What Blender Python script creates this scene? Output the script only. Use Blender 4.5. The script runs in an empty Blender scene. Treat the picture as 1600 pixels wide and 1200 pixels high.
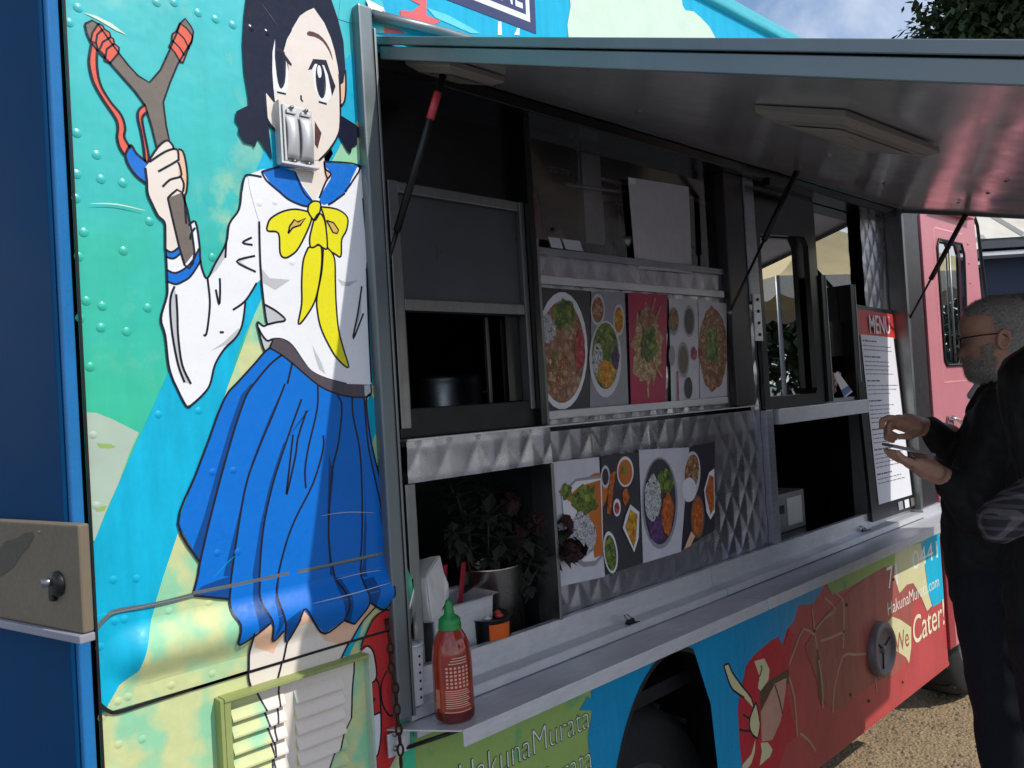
import bpy, bmesh, math, random
import numpy as np
from mathutils import Vector, Matrix, noise as mnoise
random.seed(7)
SC = bpy.context.scene
COL = SC.collection
# ---------------------------------------------------------------- camera
FOC = 1230.0                                   # focal length in pixels of a 1600 px wide frame
CAM = np.array([0.0, -1.25, 1.65])
YAW, PITCH, ROLL = [math.radians(a) for a in (43.09, 0.96, -3.463)]
_f = np.array([math.sin(YAW)*math.cos(PITCH), math.cos(YAW)*math.cos(PITCH), math.sin(PITCH)])
_r = np.array([math.cos(YAW), -math.sin(YAW), 0.0]); _u = np.cross(_r, _f)
RT = math.cos(ROLL)*_r + math.sin(ROLL)*_u
UP = -math.sin(ROLL)*_r + math.cos(ROLL)*_u
FW = _f
cd = bpy.data.cameras.new('camera'); cam = bpy.data.objects.new('camera', cd); COL.objects.link(cam)
cd.sensor_width = 36.0; cd.lens = 36.0*FOC/1600.0; cd.clip_start = 0.02; cd.clip_end = 900
cam.matrix_world = Matrix(((RT[0], UP[0], -FW[0], CAM[0]), (RT[1], UP[1], -FW[1], CAM[1]), (RT[2], UP[2], -FW[2], CAM[2]), (0, 0, 0, 1)))
SC.camera = cam
# ---------------------------------------------------------------- sky, sun, exposure
SUN_TRAVEL = Vector((-0.32, 1.0, -1.148)).normalized()
sun_pos = -SUN_TRAVEL
elev = math.asin(sun_pos.z); azim = math.atan2(sun_pos.x, sun_pos.y)
wd = bpy.data.worlds.new('World'); SC.world = wd; wd.use_nodes = True
wn = wd.node_tree.nodes; wl = wd.node_tree.links; wn.clear()
wo = wn.new('ShaderNodeOutputWorld'); wb = wn.new('ShaderNodeBackground'); sk = wn.new('ShaderNodeTexSky')
sk.sky_type = 'NISHITA'; sk.sun_disc = False; sk.sun_elevation = elev; sk.sun_rotation = azim
sk.air_density = 1.0; sk.dust_density = 0.6; sk.ozone_density = 1.5
tc = wn.new('ShaderNodeTexCoord'); cn = wn.new('ShaderNodeTexNoise'); cn.inputs['Scale'].default_value = 2.6
cn.inputs['Detail'].default_value = 7; cn.inputs['Roughness'].default_value = 0.55; cn.inputs['Distortion'].default_value = 0.4
cr = wn.new('ShaderNodeValToRGB'); cr.color_ramp.elements[0].position = 0.45; cr.color_ramp.elements[1].position = 0.62
cmix = wn.new('ShaderNodeMixRGB'); cmix.inputs[2].default_value = (5.6, 5.8, 6.4, 1)
wl.new(tc.outputs['Generated'], cn.inputs['Vector']); wl.new(cn.outputs['Fac'], cr.inputs['Fac'])
wl.new(cr.outputs['Color'], cmix.inputs[0]); wl.new(sk.outputs['Color'], cmix.inputs[1])
wl.new(cmix.outputs['Color'], wb.inputs['Color']); wb.inputs['Strength'].default_value = 0.15
wl.new(wb.outputs['Background'], wo.inputs['Surface'])
sd = bpy.data.lights.new('sun', 'SUN'); sd.energy = 3.2; sd.angle = math.radians(0.53); sd.color = (1.0, 0.965, 0.91)
so = bpy.data.objects.new('sun', sd); COL.objects.link(so); so.location = (6, -12, 14)
so.rotation_euler = SUN_TRAVEL.to_track_quat('-Z', 'Y').to_euler()
vs = SC.view_settings; vs.view_transform = 'Standard'; vs.look = 'None'; vs.exposure = 0.2; vs.gamma = 1.0; vs.use_curve_mapping = False
SC.cycles.max_bounces = 8; SC.cycles.glossy_bounces = 5; SC.cycles.transmission_bounces = 8; SC.cycles.transparent_max_bounces = 12
SC.cycles.caustics_reflective = False; SC.cycles.caustics_refractive = False; SC.cycles.use_denoising = True

# ---------------------------------------------------------------- geometry helpers
def ray(px, py):
    return RT*(px-800)/FOC - UP*(py-600)/FOC + FW
def onY(px, py, Y=0.0):                        # point of the plane parallel to the truck side at depth Y
    d = ray(px, py); return CAM + d*((Y-CAM[1])/d[1])
def onX(px, py, X):
    d = ray(px, py); return CAM + d*((X-CAM[0])/d[0])
def onZ(px, py, Z=0.0):
    d = ray(px, py); return CAM + d*((Z-CAM[2])/d[2])
def at(px, py, dep):
    return CAM + ray(px, py)*dep
def W(px, py, Y=0.0):
    p = onY(px, py, Y); return (p[0], p[2])
def S4(s, ox=0, oy=0, k=4.0):
    return [(ox+float(a.split(',')[0])/k, oy+float(a.split(',')[1])/k) for a in s.split()]
def lin(c):
    return tuple((v/12.92 if v <= 0.04045 else ((v+0.055)/1.055)**2.4) for v in (x/255.0 for x in c))
def smoothpts(pts, n=4, closed=False):
    P = [np.array(p, float) for p in pts]; m = len(P); out = []
    if m < 3: return [tuple(p) for p in P]
    rng = range(m) if closed else range(m-1)
    for i in rng:
        p0 = P[(i-1) % m] if (closed or i > 0) else P[i]; p1 = P[i]; p2 = P[(i+1) % m]
        p3 = P[(i+2) % m] if (closed or i+2 < m) else p2
        for k in range(n):
            t = k/n
            out.append(tuple(0.5*((2*p1)+(-p0+p2)*t+(2*p0-5*p1+4*p2-p3)*t*t+(-p0+3*p1-3*p2+p3)*t**3)))
    if not closed: out.append(tuple(P[-1]))
    return out
def link(o, parent=None):
    COL.objects.link(o)
    if parent is not None: o.parent = parent
    return o
def mesh(name, v, f, mat, parent=None, smooth=False):
    me = bpy.data.meshes.new(name); me.from_pydata([tuple(map(float, p)) for p in v], [], f); me.update()
    if mat is not None:
        for m in (mat if isinstance(mat, (list, tuple)) else [mat]): me.materials.append(m)
    if smooth: me.polygons.foreach_set('use_smooth', [True]*len(me.polygons))
    return link(bpy.data.objects.new(name, me), parent)
def frombm(name, bm, mat, parent=None, smooth=False):
    me = bpy.data.meshes.new(name); bm.to_mesh(me); bm.free()
    if mat is not None:
        for m in (mat if isinstance(mat, (list, tuple)) else [mat]): me.materials.append(m)
    if smooth: me.polygons.foreach_set('use_smooth', [True]*len(me.polygons))
    return link(bpy.data.objects.new(name, me), parent)
def bbox(bm, x0, x1, y0, y1, z0, z1, bev=0.0, seg=2):
    x0, x1 = sorted((x0, x1)); y0, y1 = sorted((y0, y1)); z0, z1 = sorted((z0, z1))
    r = bmesh.ops.create_cube(bm, size=1.0); vs_ = r['verts']
    for v in vs_: v.co = Vector(((x0+x1)/2+v.co.x*(x1-x0), (y0+y1)/2+v.co.y*(y1-y0), (z0+z1)/2+v.co.z*(z1-z0)))
    if bev > 0:
        es = list({e for v in vs_ for e in v.link_edges})
        bmesh.ops.bevel(bm, geom=es, offset=bev, segments=seg, affect='EDGES', profile=0.6)
def box(name, x0, x1, y0, y1, z0, z1, mat, parent=None, bev=0.0, seg=2):
    bm = bmesh.new(); bbox(bm, x0, x1, y0, y1, z0, z1, bev, seg); return frombm(name, bm, mat, parent)
def frame_of(d):
    d = Vector(d).normalized(); a = Vector((0, 0, 1)) if abs(d.z) < 0.9 else Vector((1, 0, 0))
    s = d.cross(a).normalized(); return s, s.cross(d).normalized()
def add_tube(bm, pts, rad, n=10, caps=True):
    P = [Vector(p) for p in pts]; R = rad if isinstance(rad, (list, tuple)) else [rad]*len(P); rings = []
    s = None
    for i, p in enumerate(P):
        d = (P[min(i+1, len(P)-1)]-P[max(i-1, 0)])
        if d.length < 1e-9: d = Vector((0, 0, 1))
        d.normalize()
        if s is None: s, t = frame_of(d)
        else:
            s = (s-d*s.dot(d)).normalized(); 
        t = s.cross(d).normalized()
        rings.append([bm.verts.new(p+(s*math.cos(2*math.pi*k/n)+t*math.sin(2*math.pi*k/n))*R[i]) for k in range(n)])
    for a, b in zip(rings, rings[1:]):
        for k in range(n): bm.faces.new((a[k], a[(k+1) % n], b[(k+1) % n], b[k]))
    if caps:
        bm.faces.new(rings[0][::-1]); bm.faces.new(rings[-1])
def tube(name, pts, rad, mat, parent=None, n=10, smooth=True):
    bm = bmesh.new(); add_tube(bm, pts, rad, n); bmesh.ops.recalc_face_normals(bm, faces=bm.faces); return frombm(name, bm, mat, parent, smooth)
def add_lathe(bm, prof, c, n=28, axis='z', sx=1.0, sy=1.0):
    rings = []
    for r, h in prof:
        ring = []
        for k in range(n):
            a = 2*math.pi*k/n; x, y = max(r, 1e-5)*math.cos(a)*sx, max(r, 1e-5)*math.sin(a)*sy
            p = (x, y, h) if axis == 'z' else (x, -h, y)
            ring.append(bm.verts.new((c[0]+p[0], c[1]+p[1], c[2]+p[2])))
        rings.append(ring)
    for a, b in zip(rings, rings[1:]):
        for k in range(n): bm.faces.new((a[k], a[(k+1) % n], b[(k+1) % n], b[k]))
def lathe(name, prof, c, mat, parent=None, n=28, axis='z', sx=1.0, sy=1.0):
    bm = bmesh.new(); add_lathe(bm, prof, c, n, axis, sx, sy); bmesh.ops.recalc_face_normals(bm, faces=bm.faces); return frombm(name, bm, mat, parent, True)
def thing(name, label, cat, loc=(0, 0, 0), group=None):
    o = bpy.data.objects.new(name, None); COL.objects.link(o); o.location = loc; o.empty_display_size = 0.1
    o['label'] = label; o['category'] = cat
    if group: o['group'] = group
    return o
def tag(o, label, cat, group=None, kind=None):
    o['label'] = label; o['category'] = cat
    if group: o['group'] = group
    if kind: o['kind'] = kind
    return o
def struct(o): o['kind'] = 'structure'; return o

# ---------------------------------------------------------------- materials
MATS = {}
def nodes_of(name):
    m = bpy.data.materials.new(name); m.use_nodes = True; nt = m.node_tree
    return m, nt, nt.nodes['Principled BSDF']
def ntex(nt, scale, detail=4, rough=0.55, stretch=None, space='Object'):
    t = nt.nodes.new('ShaderNodeTexNoise'); t.inputs['Scale'].default_value = scale; t.inputs['Detail'].default_value = detail; t.inputs['Roughness'].default_value = rough
    g = nt.nodes.new('ShaderNodeNewGeometry'); src = g.outputs['Position']
    if stretch:
        mp = nt.nodes.new('ShaderNodeMapping'); mp.inputs['Scale'].default_value = stretch; nt.links.new(src, mp.inputs['Vector']); src = mp.outputs['Vector']
    nt.links.new(src, t.inputs['Vector']); return t
def ramp(nt, src, stops):
    r = nt.nodes.new('ShaderNodeValToRGB'); e = r.color_ramp.elements
    while len(e) < len(stops): e.new(0.5)
    for el, (p, c) in zip(e, stops): el.position = p; el.color = (*c, 1) if len(c) == 3 else c
    nt.links.new(src, r.inputs['Fac']); return r
def bump(nt, b, src, strength=0.2, dist=0.002):
    n = nt.nodes.new('ShaderNodeBump'); n.inputs['Strength'].default_value = strength; n.inputs['Distance'].default_value = dist
    nt.links.new(src, n.inputs['Height']); nt.links.new(n.outputs['Normal'], b.inputs['Normal']); return n
def mixrgb(nt, fac, a, b_, mode='MIX'):
    m = nt.nodes.new('ShaderNodeMixRGB'); m.blend_type = mode
    for i, v in ((0, fac), (1, a), (2, b_)):
        if hasattr(v, 'is_linked'): nt.links.new(v, m.inputs[i])
        elif i == 0: m.inputs[0].default_value = v
        else: m.inputs[i].default_value = (*v, 1)
    return m.outputs['Color']
ALB = 0.95
def paint(name, rgb, rough=0.32, var=0.10, scale=9.0, stretch=(1, 1, 1), coat=0.0, dirt=0.0, bmp=0.14):
    if name in MATS: return MATS[name]
    m, nt, b = nodes_of(name); c = tuple(x*ALB for x in lin(rgb))
    t = ntex(nt, scale, 6, 0.6, stretch)
    r = ramp(nt, t.outputs['Fac'], [(0.30, tuple(x*(1-var) for x in c)), (0.70, tuple(min(1, x*(1+var)+var*0.01) for x in c))])
    col = r.outputs['Color']
    if dirt > 0:
        t3 = ntex(nt, 38, 5, 0.7); r3 = ramp(nt, t3.outputs['Fac'], [(0.60, (0, 0, 0)), (0.78, (dirt, dirt, dirt))])
        col = mixrgb(nt, r3.outputs['Color'], col, (0.10, 0.085, 0.065))
    nt.links.new(col, b.inputs['Base Color'])
    t2 = ntex(nt, 130, 3, 0.5); rr = ramp(nt, t2.outputs['Fac'], [(0.3, (rough*0.8,)*3), (0.75, (min(1, rough*1.35),)*3)])
    nt.links.new(rr.outputs['Color'], b.inputs['Roughness'])
    t4 = ntex(nt, 14, 3, 0.5); bump(nt, b, t4.outputs['Fac'], bmp, 0.012)
    b.inputs['Coat Weight'].default_value = coat; b.inputs['Specular IOR Level'].default_value = 0.3
    MATS[name] = m; return m
def plain(name, rgb, rough=0.5, metal=0.0, var=0.08, scale=30, bumpd=0.0, stretch=None, spec=0.5):
    if name in MATS: return MATS[name]
    m, nt, b = nodes_of(name); c = lin(rgb)
    t = ntex(nt, scale, 5, 0.6, stretch)
    r = ramp(nt, t.outputs['Fac'], [(0.28, tuple(x*(1-var) for x in c)), (0.72, tuple(min(1, x*(1+var)) for x in c))])
    nt.links.new(r.outputs['Color'], b.inputs['Base Color'])
    rr = ramp(nt, t.outputs['Fac'], [(0.25, (rough*0.8,)*3), (0.8, (min(1, rough*1.3),)*3)]); nt.links.new(rr.outputs['Color'], b.inputs['Roughness'])
    b.inputs['Metallic'].default_value = metal; b.inputs['Specular IOR Level'].default_value = spec
    if bumpd > 0: bump(nt, b, t.outputs['Fac'], 0.5, bumpd)
    MATS[name] = m; return m
def steel(name, rgb=(175, 175, 178), rough=0.28, stretch=(1.0, 6, 40), wav=0.0, smudge=0.25, metal=1.0):
    if name in MATS: return MATS[name]
    m, nt, b = nodes_of(name); c = lin(rgb)
    t = ntex(nt, 12, 6, 0.65, stretch)
    r = ramp(nt, t.outputs['Fac'], [(0.3, tuple(x*(1-smudge) for x in c)), (0.7, c)])
    t2 = ntex(nt, 5, 5, 0.65); r2 = ramp(nt, t2.outputs['Fac'], [(0.4, (1, 1, 1)), (0.75, (1-smudge,)*3)])
    nt.links.new(mixrgb(nt, 1.0, r.outputs['Color'], r2.outputs['Color'], 'MULTIPLY'), b.inputs['Base Color'])
    rr = ramp(nt, t2.outputs['Fac'], [(0.3, (rough*0.75,)*3), (0.75, (min(1, rough*1.5),)*3)]); nt.links.new(rr.outputs['Color'], b.inputs['Roughness'])
    b.inputs['Metallic'].default_value = metal
    if wav > 0:
        t3 = ntex(nt, 4.5, 2, 0.5); bump(nt, b, t3.outputs['Fac'], 1.0, wav)
    else: bump(nt, b, t.outputs['Fac'], 0.08, 0.001)
    MATS[name] = m; return m
def glass(name, tint=(235, 240, 240), ior=1.5, rough=0.0, mirror=0.16):
    # thin pane: lets light through and mirrors the scene in front of it, more so at a glancing angle
    if name in MATS: return MATS[name]
    m = bpy.data.materials.new(name); m.use_nodes = True; nt = m.node_tree; nt.nodes.clear()
    o = nt.nodes.new('ShaderNodeOutputMaterial'); tr = nt.nodes.new('ShaderNodeBsdfTransparent'); gl = nt.nodes.new('ShaderNodeBsdfGlossy')
    tr.inputs['Color'].default_value = (*lin(tint), 1); gl.inputs['Roughness'].default_value = rough; gl.inputs['Color'].default_value = (1, 1, 1, 1)
    fr = nt.nodes.new('ShaderNodeFresnel'); fr.inputs['IOR'].default_value = ior
    mx = nt.nodes.new('ShaderNodeMixShader')
    ad = nt.nodes.new('ShaderNodeMath'); ad.operation = 'ADD'; ad.inputs[1].default_value = mirror; ad.use_clamp = True
    nt.links.new(fr.outputs['Fac'], ad.inputs[0]); nt.links.new(ad.outputs[0], mx.inputs['Fac'])
    nt.links.new(tr.outputs[0], mx.inputs[1]); nt.links.new(gl.outputs[0], mx.inputs[2]); nt.links.new(mx.outputs[0], o.inputs['Surface'])
    MATS[name] = m; return m
def food(name, cols, scale=45, rough=0.42):
    """printed photograph of food: chunks of several colours with dark gaps, fine shreds and small glints"""
    if name in MATS: return MATS[name]
    m, nt, b = nodes_of(name); L = nt.links.new; g = nt.nodes.new('ShaderNodeNewGeometry'); nz = ntex(nt, scale*0.5, 5)
    va = nt.nodes.new('ShaderNodeVectorMath'); va.operation = 'MULTIPLY_ADD'; va.inputs[1].default_value = (0.035, 0.035, 0.035); L(nz.outputs['Color'], va.inputs[0]); L(g.outputs['Position'], va.inputs[2])
    def vor(sc):
        v = nt.nodes.new('ShaderNodeTexVoronoi'); v.inputs['Scale'].default_value = sc; L(va.outputs[0], v.inputs['Vector']); sp = nt.nodes.new('ShaderNodeSeparateColor'); L(v.outputs['Color'], sp.inputs[0]); n = len(cols); return v, ramp(nt, sp.outputs[0], [(i/n, lin(c)) for i, c in enumerate(cols)]).outputs['Color']
    v1, c1 = vor(scale); v2, c2 = vor(scale*2.6)
    n2 = ntex(nt, scale*0.4, 3); f2 = ramp(nt, n2.outputs['Fac'], [(0.42, (0, 0, 0)), (0.58, (0.8,)*3)]); c = mixrgb(nt, f2.outputs['Color'], c1, c2)
    gap = ramp(nt, v1.outputs['Distance'], [(0.15, (1.08,)*3), (0.75, (0.62,)*3)]); c = mixrgb(nt, 1.0, c, gap.outputs['Color'], 'MULTIPLY')
    sh = ntex(nt, scale*2.2, 4, 0.6, (1, 1, 0.5)); sr = ramp(nt, sh.outputs['Fac'], [(0.3, (0.5,)*3), (0.6, (1.05,)*3)]); c = mixrgb(nt, 1.0, c, sr.outputs['Color'], 'MULTIPLY')
    gl = ntex(nt, scale*4.0, 2); gr = ramp(nt, gl.outputs['Fac'], [(0.70, (0, 0, 0)), (0.76, (0.6,)*3)]); c = mixrgb(nt, gr.outputs['Color'], c, (0.85, 0.82, 0.76))
    L(c, b.inputs['Base Color']); b.inputs['Roughness'].default_value = rough; MATS[name] = m; return m

STEEL = steel('brushed_steel', (166, 168, 178), 0.36)
STEELW = steel('counter_steel', (224, 224, 228), 0.40, (2, 8, 8), smudge=0.16, metal=0.55)
QUILT = steel('quilted_steel', (190, 189, 197), 0.27, (3, 3, 3), smudge=0.25, metal=0.92)
MIRR = steel('awning_steel', (206, 200, 197), 0.16, (0.5, 0.7, 1), wav=0.0016, smudge=0.12, metal=0.5)
ALU = steel('aluminium_frame', (150, 152, 152), 0.42, (8, 8, 1), smudge=0.2)
ALUG = plain('grey_painted_aluminium', (118, 126, 128), 0.38, 0.55, 0.1, 8, 0, (1, 1, 1))
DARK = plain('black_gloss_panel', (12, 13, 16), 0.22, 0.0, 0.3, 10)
BLK = plain('black_rubber', (14, 14, 15), 0.6, 0, 0.2, 60)
BLKM = plain('black_paint_metal', (16, 16, 18), 0.35, 0.2, 0.2, 60)
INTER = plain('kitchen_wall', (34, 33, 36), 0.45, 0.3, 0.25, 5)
WHITEP = plain('white_plastic', (215, 215, 216), 0.4, 0, 0.05, 40)
PAPER = plain('white_paper', (228, 227, 232), 0.75, 0, 0.03, 12)
RUST = plain('rusty_iron', (66, 44, 32), 0.65, 0.7, 0.45, 120, 0.001)
SCREW = steel('screw_steel', (150, 150, 150), 0.35)
CHROME = steel('chrome', (215, 215, 215), 0.08, smudge=0.05)
GLASS = glass('window_glass', (205, 212, 214), 1.5, 0.0, 0.10)
GLASSR = glass('reflective_glass', (120, 125, 128), 1.55, 0.004, 0.42)
from mathutils.geometry import tessellate_polygon
# ================================================================ ground
def ground_mat():
    m, nt, b = nodes_of('gravel_dirt')
    t = ntex(nt, 7, 8, 0.7); t2 = ntex(nt, 95, 4, 0.7); v = nt.nodes.new('ShaderNodeTexVoronoi'); v.inputs['Scale'].default_value = 70
    g = nt.nodes.new('ShaderNodeNewGeometry'); nt.links.new(g.outputs['Position'], v.inputs['Vector'])
    r = ramp(nt, t.outputs['Fac'], [(0.3, (0.27, 0.185, 0.10)), (0.7, (0.43, 0.31, 0.175))]); r2 = ramp(nt, t2.outputs['Fac'], [(0.35, (0.5,)*3), (0.7, (1.15,)*3)])
    ds = nt.nodes.new('ShaderNodeVectorMath'); ds.operation = 'DISTANCE'; ds.inputs[1].default_value = (4.4, 0.2, 0); nt.links.new(g.outputs['Position'], ds.inputs[0])
    t3 = ntex(nt, 0.9, 4, 0.6); ad = nt.nodes.new('ShaderNodeMath'); ad.operation = 'MULTIPLY_ADD'; ad.inputs[1].default_value = 2.2; nt.links.new(t3.outputs['Fac'], ad.inputs[0]); nt.links.new(ds.outputs['Value'], ad.inputs[2])
    mr = nt.nodes.new('ShaderNodeMapRange'); mr.inputs['From Min'].default_value = 2.6; mr.inputs['From Max'].default_value = 3.6; nt.links.new(ad.outputs[0], mr.inputs['Value'])
    gr = ramp(nt, t.outputs['Fac'], [(0.3, (0.17, 0.17, 0.18)), (0.7, (0.27, 0.27, 0.285))]); cc_ = mixrgb(nt, mr.outputs[0], r.outputs['Color'], gr.outputs['Color'])  # off-frame ground turns grey to cool the light it bounces
    nt.links.new(mixrgb(nt, 1.0, cc_, r2.outputs['Color'], 'MULTIPLY'), b.inputs['Base Color']); b.inputs['Roughness'].default_value = 0.95
    bump(nt, b, v.outputs['Distance'], 0.6, 0.012); return m
GROUND = ground_mat()
struct(mesh('ground', [(-250, -250, 0), (250, -250, 0), (250, 250, 0), (-250, 250, 0)], [(0, 1, 2, 3)], GROUND))
# ================================================================ food truck shell
truck = thing('food_truck', 'food truck wrapped in a turquoise cartoon mural with its serving hatch propped open', 'food truck', (0.3, 0, 0))
def T(o):                                      # parent to the truck while keeping world coordinates
    o.parent = truck; o.matrix_parent_inverse = Matrix.Translation((-0.3, 0, 0)); return o
def wallmat():
    m, nt, b = nodes_of('mural_turquoise')
    g = nt.nodes.new('ShaderNodeNewGeometry'); s = nt.nodes.new('ShaderNodeSeparateXYZ'); nt.links.new(g.outputs['Position'], s.inputs[0])
    n0 = ntex(nt, 3.2, 4, 0.6); ad = nt.nodes.new('ShaderNodeMath'); ad.operation = 'MULTIPLY_ADD'; ad.inputs[1].default_value = 0.7
    nt.links.new(n0.outputs['Fac'], ad.inputs[0]); nt.links.new(s.outputs['Z'], ad.inputs[2])
    mr = nt.nodes.new('ShaderNodeMapRange'); mr.inputs['From Min'].default_value = 1.85; mr.inputs['From Max'].default_value = 2.85; nt.links.new(ad.outputs[0], mr.inputs['Value'])
    r = ramp(nt, mr.outputs[0], [(0.0, lin((62, 194, 146))), (0.30, lin((54, 190, 158))), (0.52, lin((58, 190, 184))), (1.0, lin((66, 196, 208)))])
    n1 = ntex(nt, 7.5, 6, 0.62, (1, 1, 0.9)); r1 = ramp(nt, n1.outputs['Fac'], [(0.53, (0, 0, 0)), (0.62, (0.8,)*3)])
    n3 = ntex(nt, 2.2, 2); r3 = ramp(nt, n3.outputs['Fac'], [(0.46, (0, 0, 0)), (0.58, (1, 1, 1))])
    f = mixrgb(nt, 1.0, r1.outputs['Color'], r3.outputs['Color'], 'MULTIPLY')
    c = mixrgb(nt, f, r.outputs['Color'], lin((165, 205, 165)))
    n4 = ntex(nt, 30, 6, 0.7, (1, 1, 0.15)); r4 = ramp(nt, n4.outputs['Fac'], [(0.3, (0.88,)*3), (0.7, (1, 1, 1))])
    nt.links.new(mixrgb(nt, 1.0, c, r4.outputs['Color'], 'MULTIPLY'), b.inputs['Base Color'])
    b.inputs['Roughness'].default_value = 0.3; t4 = ntex(nt, 9, 3, 0.5); bump(nt, b, t4.outputs['Fac'], 0.2, 0.02); return m
def fieldmat(name, a, bcol, th=0.5, sc=11):
    m, nt, b = nodes_of(name)
    n1 = ntex(nt, sc, 3, 0.5, (1, 1, 0.8)); r1 = ramp(nt, n1.outputs['Fac'], [(th, lin(a)), (th+0.08, lin(bcol))])
    n4 = ntex(nt, 34, 6, 0.7); r4 = ramp(nt, n4.outputs['Fac'], [(0.3, (0.88,)*3), (0.7, (1, 1, 1))])
    nt.links.new(mixrgb(nt, 1.0, r1.outputs['Color'], r4.outputs['Color'], 'MULTIPLY'), b.inputs['Base Color'])
    b.inputs['Roughness'].default_value = 0.58; t4 = ntex(nt, 9, 3, 0.5); bump(nt, b, t4.outputs['Fac'], 0.2, 0.02); return m
TEAL = wallmat(); FIELD = fieldmat('mural_pale_green', (206, 212, 152), (148, 208, 166), 0.48)
FIELD2 = fieldmat('mural_grass_green', (150, 178, 95), (110, 170, 110), 0.6)
CYAN = paint('mural_cyan', (4, 176, 212), 0.42, 0.12, 14, (3, 1, 0.5)); BLUE = paint('mural_blue', (0, 110, 204), 0.42, 0.04)
BLUED = paint('mural_dark_blue', (0, 70, 140), 0.42, 0.05); WHT = paint('mural_white', (238, 238, 241), 0.3, 0.02); GRY = paint('mural_grey', (192, 195, 196), 0.3, 0.03)
SKIN = paint('mural_skin', (233, 221, 209), 0.3, 0.02); PEACH = paint('mural_peach', (236, 190, 158), 0.3, 0.04); HAIR = paint('mural_hair', (27, 30, 50), 0.2, 0.1); INK = paint('mural_ink', (30, 30, 44), 0.3, 0.1)
YEL = paint('mural_yellow', (233, 224, 38), 0.3, 0.03); YELD = paint('mural_ochre', (216, 178, 92), 0.3, 0.03); BROWN = paint('mural_wood_brown', (118, 108, 98), 0.32, 0.04)
ORAN = paint('mural_coral', (229, 102, 78), 0.3, 0.03); BELT = paint('mural_belt', (84, 76, 84), 0.3, 0.05); MAROON = paint('mural_maroon', (92, 58, 60), 0.3)
RED = paint('mural_red', (204, 52, 52), 0.32, 0.08); REDD = paint('mural_brick_red', (186, 74, 76), 0.36, 0.12, 7, (1, 1, 0.5), dirt=0.2); CREAM = paint('mural_cream', (214, 208, 160), 0.34, 0.06)
BROWNR = paint('mural_red_brown', (164, 88, 78), 0.38, 0.2, 9, (2, 1, 0.4), dirt=0.3); BLUEB = paint('mural_sky_blue', (8, 146, 196), 0.32, 0.1, 16, (3, 1, 0.4)); GREYB = paint('mural_grey_beige', (176, 194, 176), 0.34, 0.08)
NAVY = paint('mural_navy', (66, 70, 108), 0.35, 0.05); PINK = paint('cab_pink', (198, 124, 132), 0.34, 0.04, bmp=0.04); CREAMW = paint('mural_pale_cream', (216, 229, 206), 0.32, 0.06); CORAL = paint('mural_salmon', (234, 108, 112), 0.32, 0.05)
DKFUR = paint('mural_dark_brown', (86, 66, 52), 0.34, 0.1); DBLUE = plain('door_blue', (4, 62, 104), 0.55, 0, 0.14, 2.5, spec=0.08); LBLUE = paint('door_edge_sunlit_blue', (36, 112, 172), 0.3, 0.08)  # sunlight on the door edge is painted in as a lighter blue
# relief of the left wall: a rub rail plate with a half-round bulge
ZB = [1.233, 1.2336] + list(np.linspace(1.258, 1.354, 17)) + [1.3724, 1.373]
XB = list(np.linspace(0.328, 0.395, 11))
def H(X, Z):
    h = 0.0
    if 1.23325 < Z < 1.37275 and X > 0.28: h += 0.003
    u = abs(Z-1.306)/0.048
    if X < 0.385: u = math.hypot((Z-1.306)/0.048, (0.385-X)/0.055)
    if u < 1: h += 0.019*(0.5+0.5*math.cos(math.pi*u))**0.8
    return h
LS = 0.00012
def bulge_smooth(o):
    for p in o.data.polygons: p.use_smooth = 1.256 < p.center.z < 1.356 and p.area < 0.02
    return o
def clip_wall(bm, relief):
    # the left mural stops at the hatch post; the paint under the hatch stops below the counter
    G = lambda: bm.verts[:]+bm.edges[:]+bm.faces[:]
    if relief: bmesh.ops.bisect_plane(bm, geom=G(), plane_co=(0.83, 0, 0), plane_no=(1, 0, 0), clear_outer=True); bmesh.ops.bisect_plane(bm, geom=G(), plane_co=(0.323, 0, 0), plane_no=(1, 0, 0), clear_inner=True)
    elif bm.verts and min(v.co.z for v in bm.verts) < 1.04: bmesh.ops.bisect_plane(bm, geom=G(), plane_co=(0, 0, 1.046), plane_no=(0, 0, 1), clear_outer=True)
def wallpoly(name, loops, layer, mat, parent, relief=True):
    """flat painted shape: first loop the outline, further loops holes, in wall coordinates (X, Z)"""
    pts = [p for l in loops for p in l]
    tris = tessellate_polygon([[Vector((p[0], p[1], 0)) for p in l] for l in loops])
    bm = bmesh.new(); vv = [bm.verts.new((p[0], 0, p[1])) for p in pts]
    for t in tris:
        try: bm.faces.new([vv[i] for i in t])
        except ValueError: pass
    if relief and min(p[1] for p in pts) < 1.373 and max(p[1] for p in pts) > 1.233 and min(p[0] for p in pts) < 0.86:
        for z in ZB: bmesh.ops.bisect_plane(bm, geom=bm.verts[:]+bm.edges[:]+bm.faces[:], plane_co=(0, 0, z), plane_no=(0, 0, 1))
        for x in XB: bmesh.ops.bisect_plane(bm, geom=bm.verts[:]+bm.edges[:]+bm.faces[:], plane_co=(x, 0, 0), plane_no=(1, 0, 0))
    clip_wall(bm, relief)
    for v in bm.verts: v.co.y = -((H(v.co.x, v.co.z) if relief else 0)+0.0008+layer*LS)
    bm.normal_update()
    for f in bm.faces:
        if f.normal.y > 0: f.normal_flip()
    o = bulge_smooth(frombm(name, bm, mat, parent)) if relief else frombm(name, bm, mat, parent); o.matrix_parent_inverse = parent.matrix_world.inverted() if False else Matrix.Identity(4); return o
def mur(name, px, layer, mat, parent, smooth=0, relief=True):
    if smooth: px = smoothpts(px, smooth, True)
    return wallpoly(name, [[W(*p) for p in px]], layer, mat, parent, relief)
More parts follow.
